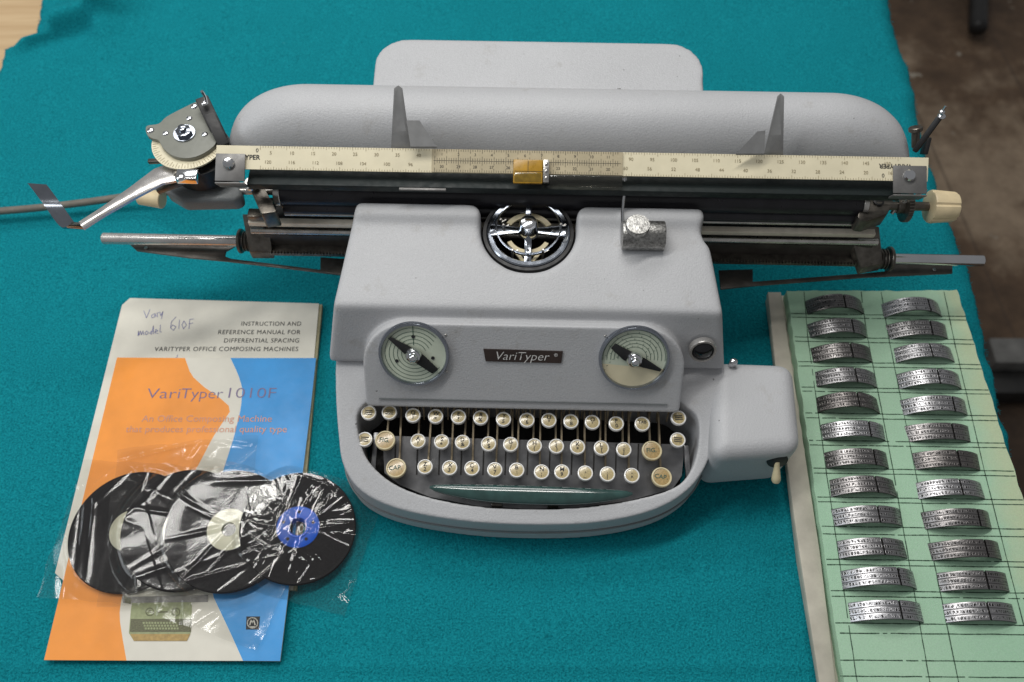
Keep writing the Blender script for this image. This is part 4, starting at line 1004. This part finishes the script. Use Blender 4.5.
bag(3, (.006, -.004, .060, .060), -14, 21.9, 'tight wrinkled clear bag round the blue hubbed spool', .0011, 1.5, .8, .0055, 85, .6, True)

# ------------------------------------------------------------------ foam tray with type shuttles
zf = .030; o2 = at(788, 291, zf); o2.z = .004
ft = thing('foam_tray', 'pale board with a ruled green foam pad holding two columns of type shuttles', 'foam tray', o2)
ff = lambda px, py, z=zf: flat(px, py, z, o2)
fz = zf - .004
b = MB(); fo = [ff(px, py) for px, py in ((787, 291), (845, 300 + 0), (900, 291), (957, 290), (986, 382), (1025, 505), (1062, 620), (1085, 695), (846, 695), (831, 600), (812, 470), (800, 385))]
fo[1] = ff(845, 290.6)
P = resample([Vector((*p, 0)) for p in fo], 300); P = [(p.x + .0012 * noise.noise((p.x * 90, p.y * 90, 0)), p.y + .0012 * noise.noise((p.x * 90, p.y * 90, 7))) for p in P]
b.prism(P, .0115, fz); b.build('foam_pad', 'foam', ft, smooth=40, bevel=0)
b = MB(); bo = [ff(px, py, .016) for px, py in ((768, 295), (957, 297), (1082, 700), (824, 700), (800, 560))]; b.prism(bo, 0, .012); b.build('board', 'board', ft, bevel=.001)
b = MB()                                                     # raised pale wall along the left of the board
wl = [ff(px, py, .024) for px, py in ((768, 292), (781, 292), (800, 420), (820, 552), (838, 700), (822, 700), (796, 530), (780, 410))]; b.prism(wl, .0122, .020); b.build('board_edge', 'board', ft, bevel=.0008)
Lc = [(807.5, 305), (809, 328), (811, 352.5), (815, 377.5), (818, 403), (822, 430), (826, 457.5), (831, 486), (834, 515), (839, 547.5), (843, 578.5), (850, 610.5)]
Lr = [(865, 305), (867, 328), (872, 352.5), (877, 377.5), (881, 404), (886, 430), (890.5, 458.5), (898, 487), (904, 515), (910, 548), (917, 578), (924, 611)]
Rc = [(884, 308), (889, 329), (894, 353), (898, 379), (903, 405), (908, 431), (913, 459), (918, 488.5), (925, 518), (931, 549), (938, 580), (943, 611.5)]
Rr = [(943, 308), (950, 329), (955, 353), (962, 379), (969, 405), (974, 431), (980, 459), (987, 489), (993, 518), (1002, 549), (1009, 580), (1017, 611.5)]
b = MB(); zl2 = fz + .0003
def pl_(pts):
    q = [Vector((*ff(*p), 0)) for p in pts]; q = resample(q, 60, False)
    q = [(p.x + .0003 * noise.noise((p.x * 70, p.y * 70, 3)), p.y + .0003 * noise.noise((p.x * 70, p.y * 70, 8))) for p in q]
    for k in range(59):
        if random.random() > .02: b.stroke([q[k], q[k + 1]], random.uniform(.0006, .00105), 0, zl2)
pl_([(804, 292), (808, 340), (826, 470), (857, 682)]); pl_([(861, 292), (866, 330), (893, 470), (931, 690)]); pl_([(881, 292), (889, 340), (915, 470), (960, 690)]); pl_([(944, 292), (955, 345), (984, 470), (1040, 690)])

for k in range(12):
    yu, yd = Lc[k][1] - (10 + k * .35), Lc[k][1] + (9 + k * .35)
    for y_ in ((yd,) if k == 0 else (yu, yd)): pl_([(interp([(291, 788), (682, 844)], y_), y_ - .5), (interp([(291, 958), (682, 1080)], y_), y_ + 2.5)])
for y_ in (633, 660, 676): pl_([(840, y_), (1070, y_ + 2)])
b.build('ruled_lines', 'pen_line', ft, smooth=0)
# the shuttles: bent strips of engraved type
def shuttle_mesh(chord, rise, wid, gap):
    b = MB(); Rr_ = (chord ** 2 / 4 + rise ** 2) / (2 * rise); a0 = math.asin(chord / 2 / Rr_); n = 40; uv = b.bm.loops.layers.uv.new('UVMap')
    for lo, hi in ((-1, gap - .022), (gap + .022, 1)):
        ts = [lo + (hi - lo) * k / n for k in range(n + 1)]; ru_, rd_ = [], []
        for t in ts:
            a = a0 * t; c = Vector((Rr_ * math.sin(a), 0, Rr_ * math.cos(a) - Rr_ + rise)); nn = Vector((math.sin(a), 0, math.cos(a))) * .0006
            ru_.append([b.bm.verts.new(c + nn + Vector((0, y, 0))) for y in (-wid / 2, wid / 2)]); rd_.append([b.bm.verts.new(c - nn + Vector((0, y, 0))) for y in (-wid / 2, wid / 2)])
        def q(vs, uvs):
            f = b.face(vs)
            if f:
                for l_, u_ in zip(f.loops, uvs): l_[uv].uv = u_
        for k in range(n):
            u0, u1 = ts[k] * 13, ts[k + 1] * 13
            q((ru_[k][0], ru_[k + 1][0], ru_[k + 1][1], ru_[k][1]), ((u0, 0), (u1, 0), (u1, 3), (u0, 3)))
            q((rd_[k][1], rd_[k + 1][1], rd_[k + 1][0], rd_[k][0]), ((0, 0),) * 4)
            q((ru_[k][0], rd_[k][0], rd_[k + 1][0], ru_[k + 1][0]), ((0, 0),) * 4); q((ru_[k + 1][1], rd_[k + 1][1], rd_[k][1], ru_[k][1]), ((0, 0),) * 4)
        for k in (0, n): q((ru_[k][0], ru_[k][1], rd_[k][1], rd_[k][0]), ((0, 0),) * 4)
    if gap:
        t = gap; a = a0 * t; c = Vector((Rr_ * math.sin(a), 0, Rr_ * math.cos(a) - Rr_ + rise - .0012)); b.box(c, (.003, wid * .92, .001), Matrix.Rotation(a, 3, 'Y'), 1)
    o = b.build('type_shuttle', ['shuttle', 'well']); me = o.data; bpy.data.objects.remove(o); return me
meshes = [shuttle_mesh(.0595, .0155, .0160, .10), shuttle_mesh(.0605, .0145, .0164, .20), shuttle_mesh(.0595, .0165, .0158, .30)]
ordn = ['first', 'second', 'third', 'fourth', 'fifth', 'sixth', 'seventh', 'eighth', 'ninth', 'tenth', 'eleventh', 'twelfth']
for col, (lc, rc_) in enumerate(((Lc, Lr), (Rc, Rr))):
    for k in range(12):
        p, q = at(*lc[k], zf + .004), at(*rc_[k], zf + .004); c = (p + q) / 2
        o = bpy.data.objects.new('type_shuttle', meshes[(k * 5 + col * 2 + k // 3) % 3]); COL.objects.link(o)
        o.location = (c.x, c.y - .0012, zf - .0055); o.rotation_euler = (R(random.uniform(-4, 4)), R(random.uniform(-3, 3)), math.atan2(q.y - p.y, q.x - p.x) + R(random.uniform(-1.2, 1.2)))
        s_ = (q - p).length / .0550; o.scale = (s_, 1, random.uniform(1.05, 1.3))
        tag(o, 'arched metal type shuttle, %s from the top in the %s column of the green foam' % (ordn[k], ('left', 'right')[col]), 'type shuttle', 'type shuttles in the green foam')

# ------------------------------------------------------------------ things on the floor
def af(px, py, z=FLZ): return at(px, py, z)
p0, p1 = af(980, -60, FLZ + .04), af(978, 28, FLZ + .04)
b = MB(); b.cyl(p0, p1, .022, 20); b.dome(p1, .022, frame(p1, p1 - p0)); tag(b.build('iron_bar', 'black_iron'), 'dark round ended bar lying on the brown floor beyond the cloth', 'bar')
p0, p1 = af(985, 357, FLZ + .06), af(1130, 357, FLZ + .06); b = MB(); b.box((p0 + p1) / 2, ((p1 - p0).length, .055, .06)); 
bm_ = b.build('floor_beam', 'grey_iron', bevel=.004); tag(bm_, 'grey metal channel on the brown floor right of the table', 'channel')
b = MB(); b.box((p0 + p1) / 2 + Vector((0, -.05, -.03)), ((p1 - p0).length, .05, .05)); tag(b.build('iron_rail', 'black_iron', bevel=.003), 'black iron rail lying in front of the grey channel', 'rail')
